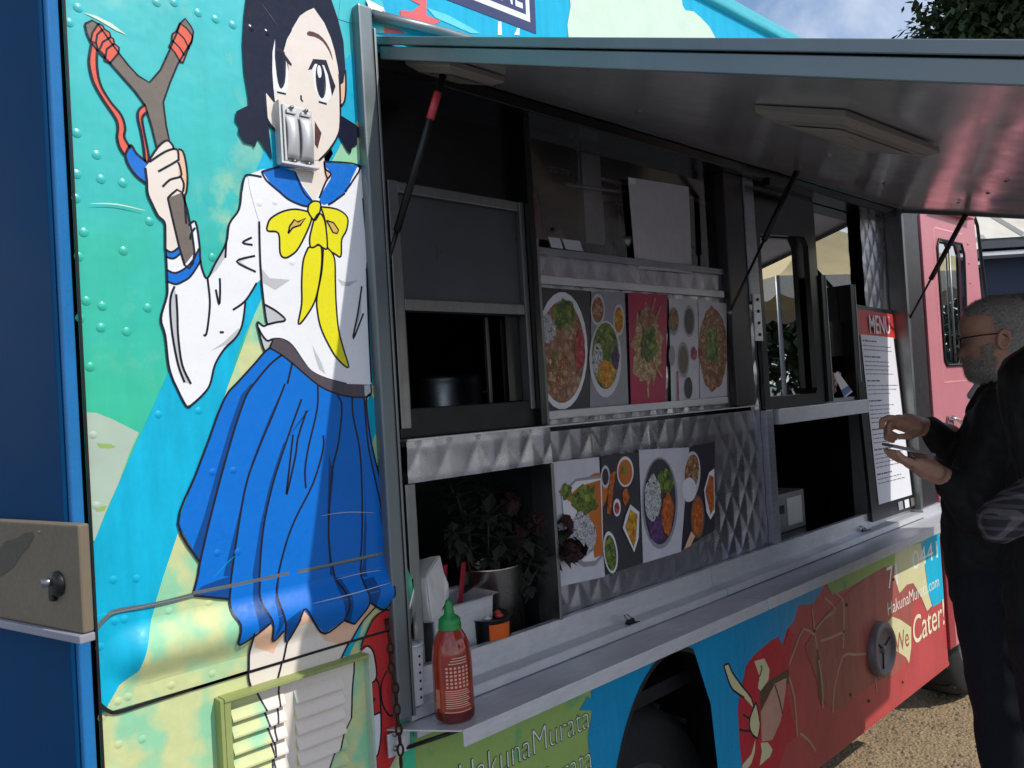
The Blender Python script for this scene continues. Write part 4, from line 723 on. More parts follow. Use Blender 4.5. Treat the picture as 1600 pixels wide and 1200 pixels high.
# middle window
mw = T(link(bpy.data.objects.new('middle_window', None))); mw['label'] = 'upper middle window looking into the dim kitchen'
mesh('pane', [(1.322, 0.07, 2.002), (2.135, 0.07, 2.002), (2.135, 0.07, 2.30), (1.322, 0.07, 2.30)], [(0, 1, 2, 3)], glass('kitchen_glass', (225, 225, 230), 1.5, 0.0, 0.07), mw); box('sill_bar', 1.322, 2.135, 0.05, 0.085, 1.985, 2.002, STEEL, mw, 0.001)
T(box('window_post', 2.137, 2.243, 0.035, 0.09, zsh+0.006, 2.30, plain('post_brown_steel', (70, 66, 68), 0.35, 0.6), None, 0.003)); T(box('window_post', 2.2445, 2.305, 0.03, 0.09, 1.905, 2.30, STEEL, None, 0.003))
bp = T(box('bracket_plate', 2.25, 2.295, 0.024, 0.0295, 1.78, 1.93, STEELW, None, 0.002))
for i in range(4): lathe('bracket_bolt', [(0.005, 0), (0.005, 0.003), (0, 0.004)], (2.273, 0.0235, 1.80+0.037*i), BLKM, bp, 8, 'y')
# right window
rw = T(link(bpy.data.objects.new('right_window', None))); rw['label'] = 'order window mirroring a cream tent'
mesh('pane', [(2.335, 0.072, 1.565), (2.70, 0.072, 1.565), (2.70, 0.072, 2.30), (2.335, 0.072, 2.30)], [(0, 1, 2, 3)], GLASSR, rw); mesh('pane', [(2.735, 0.085, 1.86), (3.168, 0.085, 1.86), (3.168, 0.085, 2.30), (2.735, 0.085, 2.30)], [(0, 1, 2, 3)], GLASSR, rw)
wo_ = [(2.31, 1.562), (2.735, 1.562), (2.735, 2.298), (2.31, 2.298)]; wi_ = [(2.345, 1.60), (2.66, 1.60), (2.675, 1.62), (2.675, 2.12), (2.65, 2.15), (2.345, 2.13)]
tr = tessellate_polygon([[Vector((x, z, 0)) for x, z in wo_], [Vector((x, z, 0)) for x, z in wi_]]); o = mesh('pane_frame', [(x, 0.05, z) for x, z in wo_+wi_], [t for t in tr], DARK, rw); md = o.modifiers.new('t', 'SOLIDIFY'); md.thickness = 0.02; md.offset = 0
box('mullion', 2.738, 2.765, 0.03, 0.085, 1.565, 2.02, BLKM, rw, 0.002); box('mullion', 2.766, 2.772, 0.028, 0.06, 1.565, 2.02, ALU, rw, 0.001); box('mullion', 2.985, 3.02, 0.035, 0.085, 1.565, 2.0, BLKM, rw, 0.002); box('mullion', 3.0205, 3.026, 0.033, 0.06, 1.565, 2.0, ALU, rw, 0.001)
box('sill', 2.36, 3.045, 0.02, 0.09, 1.51, 1.5605, STEELW, rw, 0.002); box('slide_rail', 2.735, 2.985, 0.045, 0.08, 1.561, 1.575, STEEL, rw, 0.001); box('tilted_sash', 2.775, 2.98, 0.075, 0.08, 1.73, 1.86, plain('sash_smoke', (40, 40, 44), 0.15), rw)
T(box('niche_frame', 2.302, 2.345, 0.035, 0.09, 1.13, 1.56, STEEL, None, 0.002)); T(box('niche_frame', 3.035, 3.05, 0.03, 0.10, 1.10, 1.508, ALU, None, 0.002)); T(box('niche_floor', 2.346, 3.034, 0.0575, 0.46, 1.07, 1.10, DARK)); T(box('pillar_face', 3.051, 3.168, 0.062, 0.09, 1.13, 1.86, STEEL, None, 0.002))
ks = T(link(bpy.data.objects.new('kitchen_hood', None))); ks['label'] = 'ribbed metal hood and hanging rail inside the kitchen'
for i in range(7): box('rib', 1.60, 2.12, 0.12+0.022*i, 0.134+0.022*i, 2.225+0.009*i, 2.235+0.009*i, STEELW, ks, 0.001)
box('hood_column', 1.555, 1.63, 0.095, 0.12, 2.04, 2.28, STEELW, ks, 0.002); tube('rail', [(1.48, 0.09, 2.18), (2.13, 0.09, 2.215)], 0.006, ALU, ks, 8); tube('hook', [(1.53, 0.09, 2.315), (1.535, 0.09, 2.25), (1.53, 0.09, 2.19)], 0.004, ALU, ks, 6)
for x in (1.70, 1.80, 1.93, 2.05): lathe('rail_knob', [(0.008, 0), (0.008, 0.01), (0, 0.012)], (x, 0.083, 2.192+(x-1.7)*0.054), ALU, ks, 10, 'y')
inn = T(link(bpy.data.objects.new('inner_frame', None)))
for nm, a in (('inner_frame_bar', (1.66, 1.675, 2.01, 2.19)), ('inner_frame_bar', (2.06, 2.08, 2.01, 2.19)), ('inner_frame_bar', (1.676, 2.059, 2.175, 2.19))): box(nm, a[0], a[1], 0.13, 0.15, a[2], a[3], STEELW, inn, 0.001)
# ---------------------------------------------------------------- awning
AX0, AX1, AYF = 0.872, 3.425, -1.32
def asl(X): return 0.382-0.115*(X-AX0)/(AX1-AX0)
def az(X, Y, off=0.0): return 2.324+Y*asl(X)+off
aw = T(link(bpy.data.objects.new('awning', None))); aw['label'] = 'propped up steel hatch lid forming an awning'
nx, ny = 40, 20
def sheet(name, off, x0, x1, y0, y1, mat, wav=0.0):
    v_ = []
    for j in range(ny+1):
        for i in range(nx+1):
            X = x0+(x1-x0)*i/nx; Y = y0+(y1-y0)*j/ny
            v_.append((X, Y, az(X, Y, off)+wav*mnoise.noise(Vector((X*2.2, Y*2.6, 3.3)))))
    f_ = [(j*(nx+1)+i, (j+1)*(nx+1)+i, (j+1)*(nx+1)+i+1, j*(nx+1)+i+1) for j in range(ny) for i in range(nx)]
    return mesh(name, v_, f_, mat, aw, True)
sheet('outer_skin', 0.034, AX0, AX1, -0.004, AYF, paint('awning_outer', (90, 170, 185), 0.35)); sheet('inner_skin', 0.006, AX0+0.004, AX1-0.004, 0.0, AYF+0.004, MIRR, 0.004)
def abar(name, x0, x1, y0, y1, o0, o1, mat):
    v_ = [(x, y, az(x, y, o)) for o in (o0, o1) for x, y in ((x0, y0), (x1, y0), (x1, y1), (x0, y1))]
    bm = bmesh.new(); b_ = [bm.verts.new(p) for p in v_]
    for f in ((0, 1, 2, 3), (4, 7, 6, 5), (0, 4, 5, 1), (1, 5, 6, 2), (2, 6, 7, 3), (3, 7, 4, 0)): bm.faces.new([b_[i] for i in f])
    bmesh.ops.recalc_face_normals(bm, faces=bm.faces); bmesh.ops.bevel(bm, geom=bm.edges[:], offset=0.0012, segments=1, affect='EDGES'); return frombm(name, bm, mat, aw)
abar('edge_channel', AX0-0.006, AX0-0.0005, 0.0, AYF, 0.020, 0.036, ALUG); abar('edge_channel', AX0-0.003, AX0+0.004, -0.006, AYF, -0.008, 0.0175, ALUG); abar('edge_channel', AX1, AX1+0.006, 0.0, AYF, -0.008, 0.036, ALUG); abar('front_channel', AX0, AX1, AYF-0.002, AYF-0.008, -0.008, 0.036, ALUG)
LAMPM = plain('lamp_housing', (136, 126, 114), 0.5, 0, 0.06, 20)
def lamp(x0, x1, y0, y1, h=0.018):
    e = link(bpy.data.objects.new('ceiling_lamp', None), aw); b = 0.018
    lo = [(x0+b, y0+b), (x1-b, y0+b), (x1-b, y1-b), (x0+b, y1-b)]; hi = [(x0, y0), (x1, y0), (x1, y1), (x0, y1)]
    v_ = [(x, y, az(x, y, -h)) for x, y in lo]+[(x, y, az(x, y, -0.008)) for x, y in hi]+[(x, y, az(x, y, 0.004)) for x, y in hi]
    f_ = [(0, 1, 2, 3)]+[(i, (i+1) % 4, 4+(i+1) % 4, 4+i) for i in range(4)]+[(4+i, 4+(i+1) % 4, 8+(i+1) % 4, 8+i) for i in range(4)]
    o = mesh('housing', v_, f_, LAMPM, e); o.modifiers.new('b', 'BEVEL').width = 0.002
    xm, ym = (x0+x1)/2, (y0+y1)/2; v_ = [(x, y, az(x, y, -h-0.002)) for x, y in [(xm+(x-xm)*0.8, ym+(y-ym)*0.72) for x, y in lo]]
    mesh('diffuser', v_, [(0, 1, 2, 3)], plain('lamp_diffuser', (150, 138, 126), 0.35), e); return e
lamp(1.20, 1.60, -0.745, -0.595); lamp(0.905, 1.04, -0.17, -0.035)
for x, y in ((1.35, -0.25), (1.9, -0.4), (2.5, -0.3), (2.6, -0.55), (2.2, -0.7), (1.8, -0.9), (3.0, -0.35)): lathe('rivet', [(0.0, -0.004), (0.006, -0.003), (0.008, 0.0)], (x, y, az(x, y, 0.004)), ALU, aw, 8)
T(box('latch_plate', 2.30, 2.60, -0.03, -0.002, 2.268, 2.294, BLKM, None, 0.003))
# gas struts
def strut(top, bot, frac=0.5, sticker=False, R=0.0095):
    t_, b_ = Vector(top), Vector(bot); m_ = t_.lerp(b_, frac); e = T(link(bpy.data.objects.new('gas_strut', None)))
    tube('cylinder', [t_, m_], R, BLKM, e, 12); tube('rod', [m_, b_], 0.0045, BLKM, e, 8); lathe('ball_joint', [(0, -0.008), (0.006, -0.005), (0.008, 0), (0.006, 0.005), (0, 0.008)], tuple(b_), SCREW, e, 10)
    if sticker: tube('red_sticker', [t_.lerp(b_, 0.10), t_.lerp(b_, 0.24)], R*1.06, plain('sticker_red', (196, 62, 72), 0.4), e, 12)
strut((0.935, -0.115, 2.265), tuple(onY(604, 415, -0.012)), 0.82, True, 0.0072)
p2 = onY(1140, 488, 0.02); strut(onX(1250, 258, 2.33), p2, 0.52); p3 = onY(1420, 500, -0.005); strut((3.36, -0.265, az(3.36, -0.265, -0.004)), p3, 0.6)
# chain with links
ch = thing('rusty_chain', 'rusty link chain hanging at the rear end of the counter', 'chain', (0.82, -0.03, 1.0))
lk = bmesh.new(); pts = [(0.0052*math.cos(a), 0, 0.0105*math.sin(a)) for a in np.linspace(0, 2*math.pi, 15)[:-1]]
n = len(pts); rg = []
for i, p in enumerate(pts):
    d = Vector(pts[(i+1) % n])-Vector(pts[i-1]); d.normalize(); s_ = Vector((0, 1, 0)); t_ = s_.cross(d); rg.append([lk.verts.new(Vector(p)+(s_*math.cos(b)+t_*math.sin(b))*0.0022) for b in np.linspace(0, 2*math.pi, 7)[:-1]])
for i in range(n):
    for k in range(6): lk.faces.new((rg[i][k], rg[i][(k+1) % 6], rg[(i+1) % n][(k+1) % 6], rg[(i+1) % n][k]))
bmesh.ops.recalc_face_normals(lk, faces=lk.faces); lme = bpy.data.meshes.new('link'); lk.to_mesh(lme); lk.free(); lme.materials.append(RUST); lme.polygons.foreach_set('use_smooth', [True]*len(lme.polygons))
path = [onY(*p, -0.03) for p in ((606, 980), (610, 1010), (611, 1040), (618, 1075), (621, 1120), (625, 1160), (627, 1210), (628, 1260))]
path = [np.array(p) for p in smoothpts([tuple(p) for p in path], 8)]; acc = 0.0; k = 0; last = path[0]
for a_, b_ in zip(path, path[1:]):
    seg = np.linalg.norm(b_-a_); acc += seg
    if acc >= 0.0165:
        acc = 0; d = Vector(b_-a_).normalized(); o = link(bpy.data.objects.new('link', lme), ch); q = d.to_track_quat('Z', 'Y')
        o.matrix_local = Matrix.Translation(Vector(b_)-Vector((0.82, -0.03, 1.0))) @ q.to_matrix().to_4x4() @ Matrix.Rotation((k % 2)*math.pi/2+0.35, 4, 'Z'); k += 1
hk = tube('chain_hook', [Vector(onY(604, 968, -0.012))-Vector((0.82, -0.03, 1)), Vector(onY(606, 985, -0.03))-Vector((0.82, -0.03, 1))], 0.004, RUST, ch, 8)
# ================================================================ food pictures
def adopt(o, e): o.parent = e; o.matrix_parent_inverse = Matrix.Translation(-Vector(e.location)); return o
def pmesh(name, px, Y, mat, e):
    P = [onY(x, y, Y) for x, y in px]; tr = tessellate_polygon([[Vector((p[0], p[2], 0)) for p in P]])
    o = mesh(name, P, [t for t in tr], mat)
    if o.data.polygons and o.data.polygons[0].normal.y > 0: o.data.flip_normals()
    return adopt(o, e)
def poster(label, corners, mat, shapes, Y):
    e = thing('food_picture', label, 'picture', tuple(onY(*corners[3], Y)), 'food pictures taped to the steel panels')
    c = [np.array(onY(x, y, Y)) for x, y in corners]; n = 8; v_ = []
    for j in range(n+1):
        for i in range(n+1):
            u, v = i/n, j/n; p = (c[0]*(1-u)+c[1]*u)*(1-v)+(c[3]*(1-u)+c[2]*u)*v; v_.append(p)
    adopt(mesh('sheet', v_, [(j*(n+1)+i, (j+1)*(n+1)+i, (j+1)*(n+1)+i+1, j*(n+1)+i+1) for j in range(n) for i in range(n)], mat), e)
    for k, (nm, px, m_) in enumerate(shapes): pmesh(nm, px, Y-0.0004*(k+1), m_, e)
    return e
def el(cx, cy, rx, ry, rot=0.0, n=26): return ell(cx, cy, rx, ry, n, rot)
def wob(cx, cy, rx, ry, s=1, amp=0.16, n=22):
    r = random.Random(s); return [(cx+rx*(1+r.uniform(-amp, amp))*math.cos(a), cy+ry*(1+r.uniform(-amp, amp))*math.sin(a)) for a in [2*math.pi*i/n for i in range(n)]]
GB = plain('print_grey', (150, 148, 156), 0.35); GD = plain('print_charcoal', (62, 60, 66), 0.35); GL = plain('print_pale', (206, 202, 212), 0.35); GW = plain('print_white', (228, 226, 232), 0.35); GM = plain('print_magenta', (176, 36, 78), 0.35, 0, 0.2, 8); GP = plain('print_dark_plum', (52, 44, 58), 0.35)
MEAT = food('print_meat', [(150, 92, 66), (196, 146, 112), (120, 64, 48), (206, 178, 152), (168, 108, 70)], 60); GREENF = food('print_greens', [(70, 96, 44), (120, 140, 50), (44, 70, 36), (150, 168, 70)], 70); RICE = food('print_rice', [(226, 224, 228), (204, 202, 210), (236, 236, 240), (222, 222, 226), (214, 212, 220), (240, 240, 244), (228, 226, 230), (50, 46, 50)], 170); REDV = food('print_red', [(196, 50, 66), (160, 30, 50), (216, 90, 96)], 60); MANGO = food('print_mango', [(226, 158, 30), (206, 120, 24), (236, 180, 60)], 60); CARROT = food('print_carrot', [(216, 104, 42), (190, 84, 34), (232, 128, 62)], 90); SOUP = plain('print_soup', (200, 112, 52), 0.3, 0, 0.12, 12); SALAD = food('print_salad', [(170, 84, 60), (110, 120, 60), (196, 120, 80), (150, 48, 44), (206, 176, 130)], 80); NOOD = food('print_noodle', [(206, 168, 118), (180, 130, 84), (222, 196, 150)], 90); PURP = food('print_cabbage', [(92, 52, 110), (70, 36, 90), (120, 80, 136)], 70); BOWLD = plain('print_bowl_rim', (110, 92, 80), 0.35)
PY = YI-0.0075
poster('picture of a big white oval bowl of meat and rice, leftmost of the upper row', [(838, 448), (922, 455), (922, 637), (838, 645)], GD, [('bowl', el(878, 548, 40, 92), GW), ('meat', el(878, 550, 36, 80), MEAT), ('rice', wob(856, 515, 13, 22, 3), RICE), ('greens', wob(882, 492, 17, 24, 4), GREENF), ('pickle', wob(906, 548, 8, 32, 5), REDV), ('meat', wob(870, 580, 18, 28, 6), SALAD)], PY)
poster('picture of a bowl with mango and greens under two small bowls', [(924, 455), (976, 457), (982, 632), (922, 637)], GB, [('small_bowl', el(934, 484, 11, 25), GL), ('salad', el(934, 484, 9, 20), SALAD), ('small_bowl', el(967, 500, 9, 25), GL), ('salad', el(967, 500, 7, 20), MANGO), ('bowl', el(946, 561, 25, 60), GL), ('greens', el(946, 556, 21, 52), GREENF), ('rice', wob(934, 560, 8, 26, 7), RICE), ('mango', wob(948, 583, 15, 21, 8), MANGO), ('cabbage', wob(962, 560, 6, 18, 9), PURP)], PY)
poster('picture of noodles with green herbs on a magenta ground', [(981, 457), (1043, 460), (1040, 628), (986, 633)], GM, [('noodles', wob(1011, 540, 22, 60, 10, 0.25, 30), NOOD), ('noodle_strand', [(1010, 590), (1012, 622), (1014, 622), (1014, 590)], NOOD), ('noodle_strand', [(1016, 490), (1023, 466), (1025, 467), (1018, 492)], NOOD), ('noodle_strand', [(1022, 500), (1032, 477), (1034, 479), (1025, 502)], NOOD), ('noodle_strand', [(1024, 566), (1036, 590), (1034, 592), (1021, 570)], NOOD), ('herbs', wob(1014, 538, 13, 26, 11, 0.25), GREENF), ('meat', wob(1010, 498, 11, 16, 12), MEAT)], PY)
poster('picture of several small grey bowls on white with a red stripe', [(1045, 466), (1090, 468), (1093, 624), (1049, 629)], GL, [('bowl', el(1077, 502, 9, 25), GB), ('broth', el(1077, 502, 7, 20), GD), ('bowl', el(1068, 562, 9, 28), GB), ('broth', el(1068, 562, 7, 22), BOWLD), ('bowl', el(1053, 502, 8, 22), GB), ('salad', el(1053, 500, 7, 18), SALAD), ('bowl', el(1050, 556, 5, 16), GB), ('bowl', el(1076, 606, 6, 17), GD), ('pickle', wob(1085, 553, 4, 10, 3), REDV), ('stripe', [(1058, 580), (1060, 580), (1061, 627), (1059, 627)], REDV)], PY)
poster('picture of a round red and green salad, rightmost of the upper row', [(1091, 468), (1135, 474), (1136, 618), (1094, 626)], GL, [('salad', wob(1114, 545, 22, 66, 14, 0.06, 30), SALAD), ('greens', wob(1112, 540, 10, 28, 15, 0.3), GREENF), ('salad', wob(1116, 590, 14, 18, 16, 0.3), MEAT)], PY)
PL = YI-0.0105
poster('picture of orange curry with rice in a glass bowl, leftmost of the lower row', [(862, 722), (936, 714), (945, 901), (872, 917)], GL, [('soup', el(926, 775, 22, 38, 0.35), SOUP), ('bowl', [(876, 770), (900, 748), (940, 742), (943, 868), (930, 884), (912, 886), (893, 872), (881, 842)], GB), ('bowl', [(878, 775), (900, 752), (940, 747), (943, 862), (930, 876), (912, 878), (895, 864), (884, 838)], GW), ('soup', [(884, 780), (905, 760), (938, 750), (942, 866), (929, 872), (918, 800)], SOUP), ('greens', wob(913, 784, 18, 22, 17, 0.3), GREENF), ('greens', wob(885, 768, 10, 12, 18, 0.3), GREENF), ('rice', wob(910, 838, 21, 36, 19, 0.12), RICE), ('herb', [(902, 785), (930, 757), (926, 790), (915, 806)], GREENF)], PL)
poster('picture of five dishes scattered on a dark table', [(938, 713), (997, 706), (1004, 880), (946, 899)], GD, [('bowl', el(977, 737, 13, 24), GW), ('soup', el(977, 738, 11, 20), SOUP), ('herbs', wob(975, 735, 4, 8, 21), GREENF), ('cup', el(946, 745, 7, 18), GL), ('tea', el(946, 745, 5, 13), GD), ('carrots', [(948, 802), (953, 740), (962, 736), (954, 804)], CARROT), ('carrots', wob(978, 776, 5, 12, 22), CARROT), ('dip', el(964, 793, 6, 14), GW), ('dip', el(964, 794, 4, 9), REDV), ('dish', [(985, 788), (999, 800), (998, 840), (991, 863), (973, 825), (978, 805)], GW), ('mango', [(985, 796), (996, 804), (994, 842), (990, 856), (977, 824)], MANGO), ('dish', el(954, 863, 11, 33, -0.1), GW), ('greens', el(954, 864, 9, 28, -0.1), GREENF)], PL)
poster('picture of a white bowl of rice, carrot and purple cabbage', [(998, 703), (1077, 699), (1064, 862), (1005, 880)], GL, [('bowl', el(1031, 786, 28, 72), GB), ('bowl', el(1031, 784, 25, 67), GD), ('greens', wob(1040, 752, 12, 20, 23), GREENF), ('cabbage', wob(1028, 826, 15, 20, 24), PURP), ('rice', wob(1020, 778, 13, 36, 25, 0.1), RICE), ('carrots', wob(1043, 802, 9, 32, 26), CARROT)], PL)
poster('narrow dark picture of hands and bowls, rightmost of the lower row', [(1078, 699), (1117, 690), (1117, 828), (1065, 860)], GP, [('bowl', el(1079, 745, 15, 40, 0.1), GL), ('salad', el(1081, 738, 11, 28, 0.1), SALAD), ('rice', el(1077, 765, 11, 19), GW), ('bowl', el(1090, 808, 11, 34), BOWLD), ('soup', el(1090, 808, 9, 30), CARROT), ('bowl', [(1100, 765), (1108, 738), (1116, 732), (1117, 800), (1110, 812), (1104, 800)], GW), ('salad', [(1102, 768), (1109, 742), (1115, 745), (1116, 795), (1110, 804)], CARROT), ('hand', [(1069, 858), (1080, 830), (1086, 838), (1079, 853)], PEACH)], PL)
# white sheet and small cards in the middle window
e = thing('paper_sheet', 'blank white sheet hanging inside the upper middle window', 'paper', tuple(onY(990, 425, 0.09)))
v_ = []; n = 6; c = [np.array(onY(*p, 0.058)) for p in ((981, 277), (1076, 292), (1081, 428), (993, 420))]
for j in range(n+1):
    for i in range(n+1):
        u, v = i/n, j/n; p = (c[0]*(1-u)+c[1]*u)*(1-v)+(c[3]*(1-u)+c[2]*u)*v; v_.append(p+np.array([0, -0.006*math.sin(u*3.1)*(0.3+v), 0]))
adopt(mesh('sheet', v_, [(j*(n+1)+i, (j+1)*(n+1)+i, (j+1)*(n+1)+i+1, j*(n+1)+i+1) for j in range(n) for i in range(n)], plain('sheet_white', (205, 198, 200), 0.7), None, True), e); adopt(box('tape', c[0][0], c[0][0]+0.03, 0.056, 0.0572, c[0][2]-0.015, c[0][2], PAPER), e)
for a, b, lb in ((863, 881, 'small blank white card on the window sill nearest the rear window'), (885, 912, 'wider white card on the window sill beside the small card')):
    pa, pb = onY(a, 408, 0.045), onY(b, 400, 0.045); tag(mesh('price_card', [(pa[0], 0.045, 2.0025), (pb[0], 0.045, 2.0025), (pb[0], 0.055, 2.03), (pa[0], 0.055, 2.03)], [(0, 1, 2, 3)], PAPER), lb, 'card')
bl = thing('blue_bag', 'crumpled blue plastic bag inside the upper middle window', 'bag', tuple(onY(1105, 420, 0.22))); bm = bmesh.new(); bmesh.ops.create_icosphere(bm, subdivisions=3, radius=1.0)
for v in bm.verts:
    k = 1+0.35*mnoise.noise(v.co*2.3); v.co = Vector(onY(1102, 400, 0.22))+Vector((v.co.x*0.06*k, v.co.y*0.03*k, v.co.z*0.05*k))
adopt(frombm('bag', bm, plain('bag_blue', (44, 64, 150), 0.4), None, False), bl)
# ================================================================ menu board
mbd = thing('menu_board', 'tall black menu board with a red header and white list standing on the counter', 'menu board', tuple(onY(1365, 812, 0.02)))
MC = [(1328, 474), (1404, 487), (1441, 790), (1364, 816)]; MYt, MYb = 0.045, 0.012
def mpt(u, v, off=0.0):
    a = np.array(onY(*MC[0], MYt)); b = np.array(onY(*MC[1], MYt)); c = np.array(onY(*MC[2], MYb)); d = np.array(onY(*MC[3], MYb))
    p = (a*(1-u)+b*u)*(1-v)+(d*(1-u)+c*u)*v; return p+np.array([0, -off, 0])
def mquad(name, u0, u1, v0, v1, off, mat, nu=1): return adopt(mesh(name, [mpt(u0, v0, off), mpt(u1, v0, off), mpt(u1, v1, off), mpt(u0, v1, off)], [(0, 3, 2, 1)], mat), mbd)
bm = bmesh.new(); q = [bm.verts.new(mpt(u, v, o)) for o in (0, -0.012) for u, v in ((0, 0), (1, 0), (1, 1), (0, 1))]
for f in ((0, 3, 2, 1), (4, 5, 6, 7), (0, 1, 5, 4), (1, 2, 6, 5), (2, 3, 7, 6), (3, 0, 4, 7)): bm.faces.new([q[i] for i in f])
bmesh.ops.recalc_face_normals(bm, faces=bm.faces); adopt(frombm('board', bm, plain('board_black', (22, 22, 26), 0.3)), mbd)
mquad('header', 0.01, 0.99, 0.02, 0.145, 0.001, plain('header_red', (206, 58, 52), 0.45, 0, 0.15, 4)); mquad('header_stripe', 0.90, 0.985, 0.022, 0.143, 0.0016, plain('header_orange_red', (240, 60, 44), 0.4)); mquad('paper_list', 0.13, 0.80, 0.14, 0.93, 0.002, PAPER)
T0 = mpt(0.30, 0.125, 0.0022); T1 = mpt(0.72, 0.125, 0.0022)
mt = adopt(textobj('header_lettering', 'MENU', T0[0], T1[0], T0[2]-0.005, 0.075, PAPER, mbd, 0, 0.01, Y=T0[1]-0.002), mbd)
TXTG = plain('list_ink', (128, 128, 140), 0.7)
r_ = random.Random(4); v = 0.165
blocks = [3, 5, 4, 6, 4, 5, 3]; ti = 0
for bk in blocks:
    for l in range(bk):
        if v > 0.90: break
        L = r_.uniform(0.30, 0.62) if l else r_.uniform(0.22, 0.4); hh = 0.0075 if l else 0.011
        u = 0.155; v_, f_ = [], []
        while u < 0.155+L:
            w_ = min(r_.uniform(0.02, 0.085), 0.155+L-u+0.01); b0 = len(v_); v_ += [mpt(u, v, 0.0026), mpt(u+w_, v, 0.0026), mpt(u+w_, v+hh*0.6, 0.0026), mpt(u, v+hh*0.6, 0.0026)]; f_.append((b0, b0+3, b0+2, b0+1)); u += w_+0.012
        adopt(mesh('list_line', v_, f_, TXTG if l else plain('list_heading_ink', (84, 84, 96), 0.7)), mbd)['kind'] = 'stuff'; v += 0.0195 if l else 0.024
    v += 0.012
for i in range(3): mquad('info_tile', 0.50+0.13*i, 0.59+0.13*i, 0.945, 0.985, 0.002, [plain('tile_grey', (150, 150, 160), 0.5), PAPER, plain('tile_dim', (110, 104, 96), 0.5)][i])
# ================================================================ things on the counter
SZ = 1.0615
bx_, bz_ = 0.901, 1.0635; bY = -0.078
bt = thing('sauce_bottle', 'red chilli sauce squeeze bottle with a green cap on the counter', 'bottle', (bx_, bY, bz_))
SAUCE = plain('chilli_sauce', (150, 40, 20), 0.16, 0, 0.3, 22); m_ = SAUCE.node_tree.nodes['Principled BSDF']; m_.inputs['Coat Weight'].default_value = 0.6
lathe('flask', [(0.0, 0.0), (0.030, 0.001), (0.036, 0.005), (0.0372, 0.012), (0.0372, 0.095), (0.0368, 0.115), (0.034, 0.135), (0.029, 0.150), (0.023, 0.160), (0.019, 0.165), (0.018, 0.170), (0.0, 0.171)], (0, 0, 0), SAUCE, bt, 40)
CAPG = plain('cap_green', (20, 130, 56), 0.35); lathe('cap', [(0.0205, 0.166), (0.0205, 0.182), (0.017, 0.186), (0.0105, 0.190), (0.009, 0.198), (0.0062, 0.214), (0.0045, 0.217), (0.0, 0.2175)], (0, 0, 0), CAPG, bt, 30); lathe('cap_skirt', [(0.0215, 0.165), (0.0215, 0.173), (0.0206, 0.174)], (0, 0, 0), CAPG, bt, 30)
lathe('base_band', [(0.0362, 0.005), (0.0374, 0.012), (0.0374, 0.021)], (0, 0, 0), plain('bottle_base', (92, 16, 16), 0.2), bt, 40); PRW = plain('bottle_print', (206, 164, 142), 0.5)
def bprint(name, a0, a1, z0, z1, R=0.03745, mat=PRW):
    n = max(2, int((a1-a0)/0.12)); v_ = [(R*math.cos(a), R*math.sin(a), z) for z in (z0, z1) for a in np.linspace(a0, a1, n+1)]
    return mesh(name, v_, [(i, i+1, n+2+i, n+1+i) for i in range(n)], mat, bt)
fa = math.atan2(-1.25-bY, -bx_)                # side that faces the viewer
for r in range(6):
    for c in range(6): bprint('print_cell', fa-0.35+0.21*c, fa-0.35+0.21*c+0.12, 0.066+0.0068*r, 0.0698+0.0068*r)
for i in range(9): bprint('print_line', fa-0.42, fa+0.9-0.25*((i*7) % 3)/3, 0.030+0.0038*i, 0.0315+0.0038*i)
for i in range(3): bprint('print_line', fa-0.2+0.1*i, fa+0.75, 0.109+0.0048*i, 0.1108+0.0048*i)
bprint('print_line', fa-0.5, fa+0.95, 0.022, 0.0236); bprint('barcode_panel', fa-1.05, fa-0.75, 0.028, 0.062, mat=plain('print_pink', (190, 120, 100), 0.5))
# pot with roses
pc = (1.222, 0.18, 1.0855); PR, PH = 0.083, 0.175
pot = thing('steel_pot', 'brushed steel pot holding dried roses in the rear niche', 'pot', pc)
lathe('body', [(0.0, 0.0), (PR*0.94, 0.0), (PR*0.97, 0.005), (PR, PH-0.004), (PR+0.003, PH), (PR-0.001, PH), (PR-0.004, PH-0.006), (PR-0.008, 0.02), (0, 0.02)], (0, 0, 0), steel('pot_steel', (188, 180, 170), 0.28, (1, 1, 1)), pot, 44)
LEAFD = plain('dry_leaf', (40, 44, 34), 0.8, 0, 0.3, 40); STEM = plain('dry_stem', (52, 48, 36), 0.8); ROSE = plain('dark_rose', (46, 12, 18), 0.8, 0, 0.35, 60)
r_ = random.Random(11)
def petals(bm, c, R, seed):
    rr = random.Random(seed)
    for k in range(26):
        a = rr.uniform(0, 6.283); el_ = rr.uniform(-0.5, 1.3); d = Vector((math.cos(a)*math.cos(el_), math.sin(a)*math.cos(el_), math.sin(el_))); s_, t_ = frame_of(d); p = Vector(c)+d*R*rr.uniform(0.35, 1.0); w = R*rr.uniform(0.35, 0.6)
        q = [bm.verts.new(p+s_*w*x+t_*w*y+d*w*z) for x, y, z in ((-0.7, -0.8, -0.2), (0.7, -0.8, -0.2), (0.9, 0.3, 0.2), (0.0, 0.9, 0.1), (-0.9, 0.3, 0.2))]; bm.faces.new(q)
def addleaf(bm, p, d, L, wd):
    d = Vector(d).normalized(); s_, t_ = frame_of(d); p = Vector(p); q = [p, p+d*L*0.45+s_*wd+t_*L*0.08, p+d*L, p+d*L*0.45-s_*wd+t_*L*0.08]; bm.faces.new([bm.verts.new(x) for x in q])
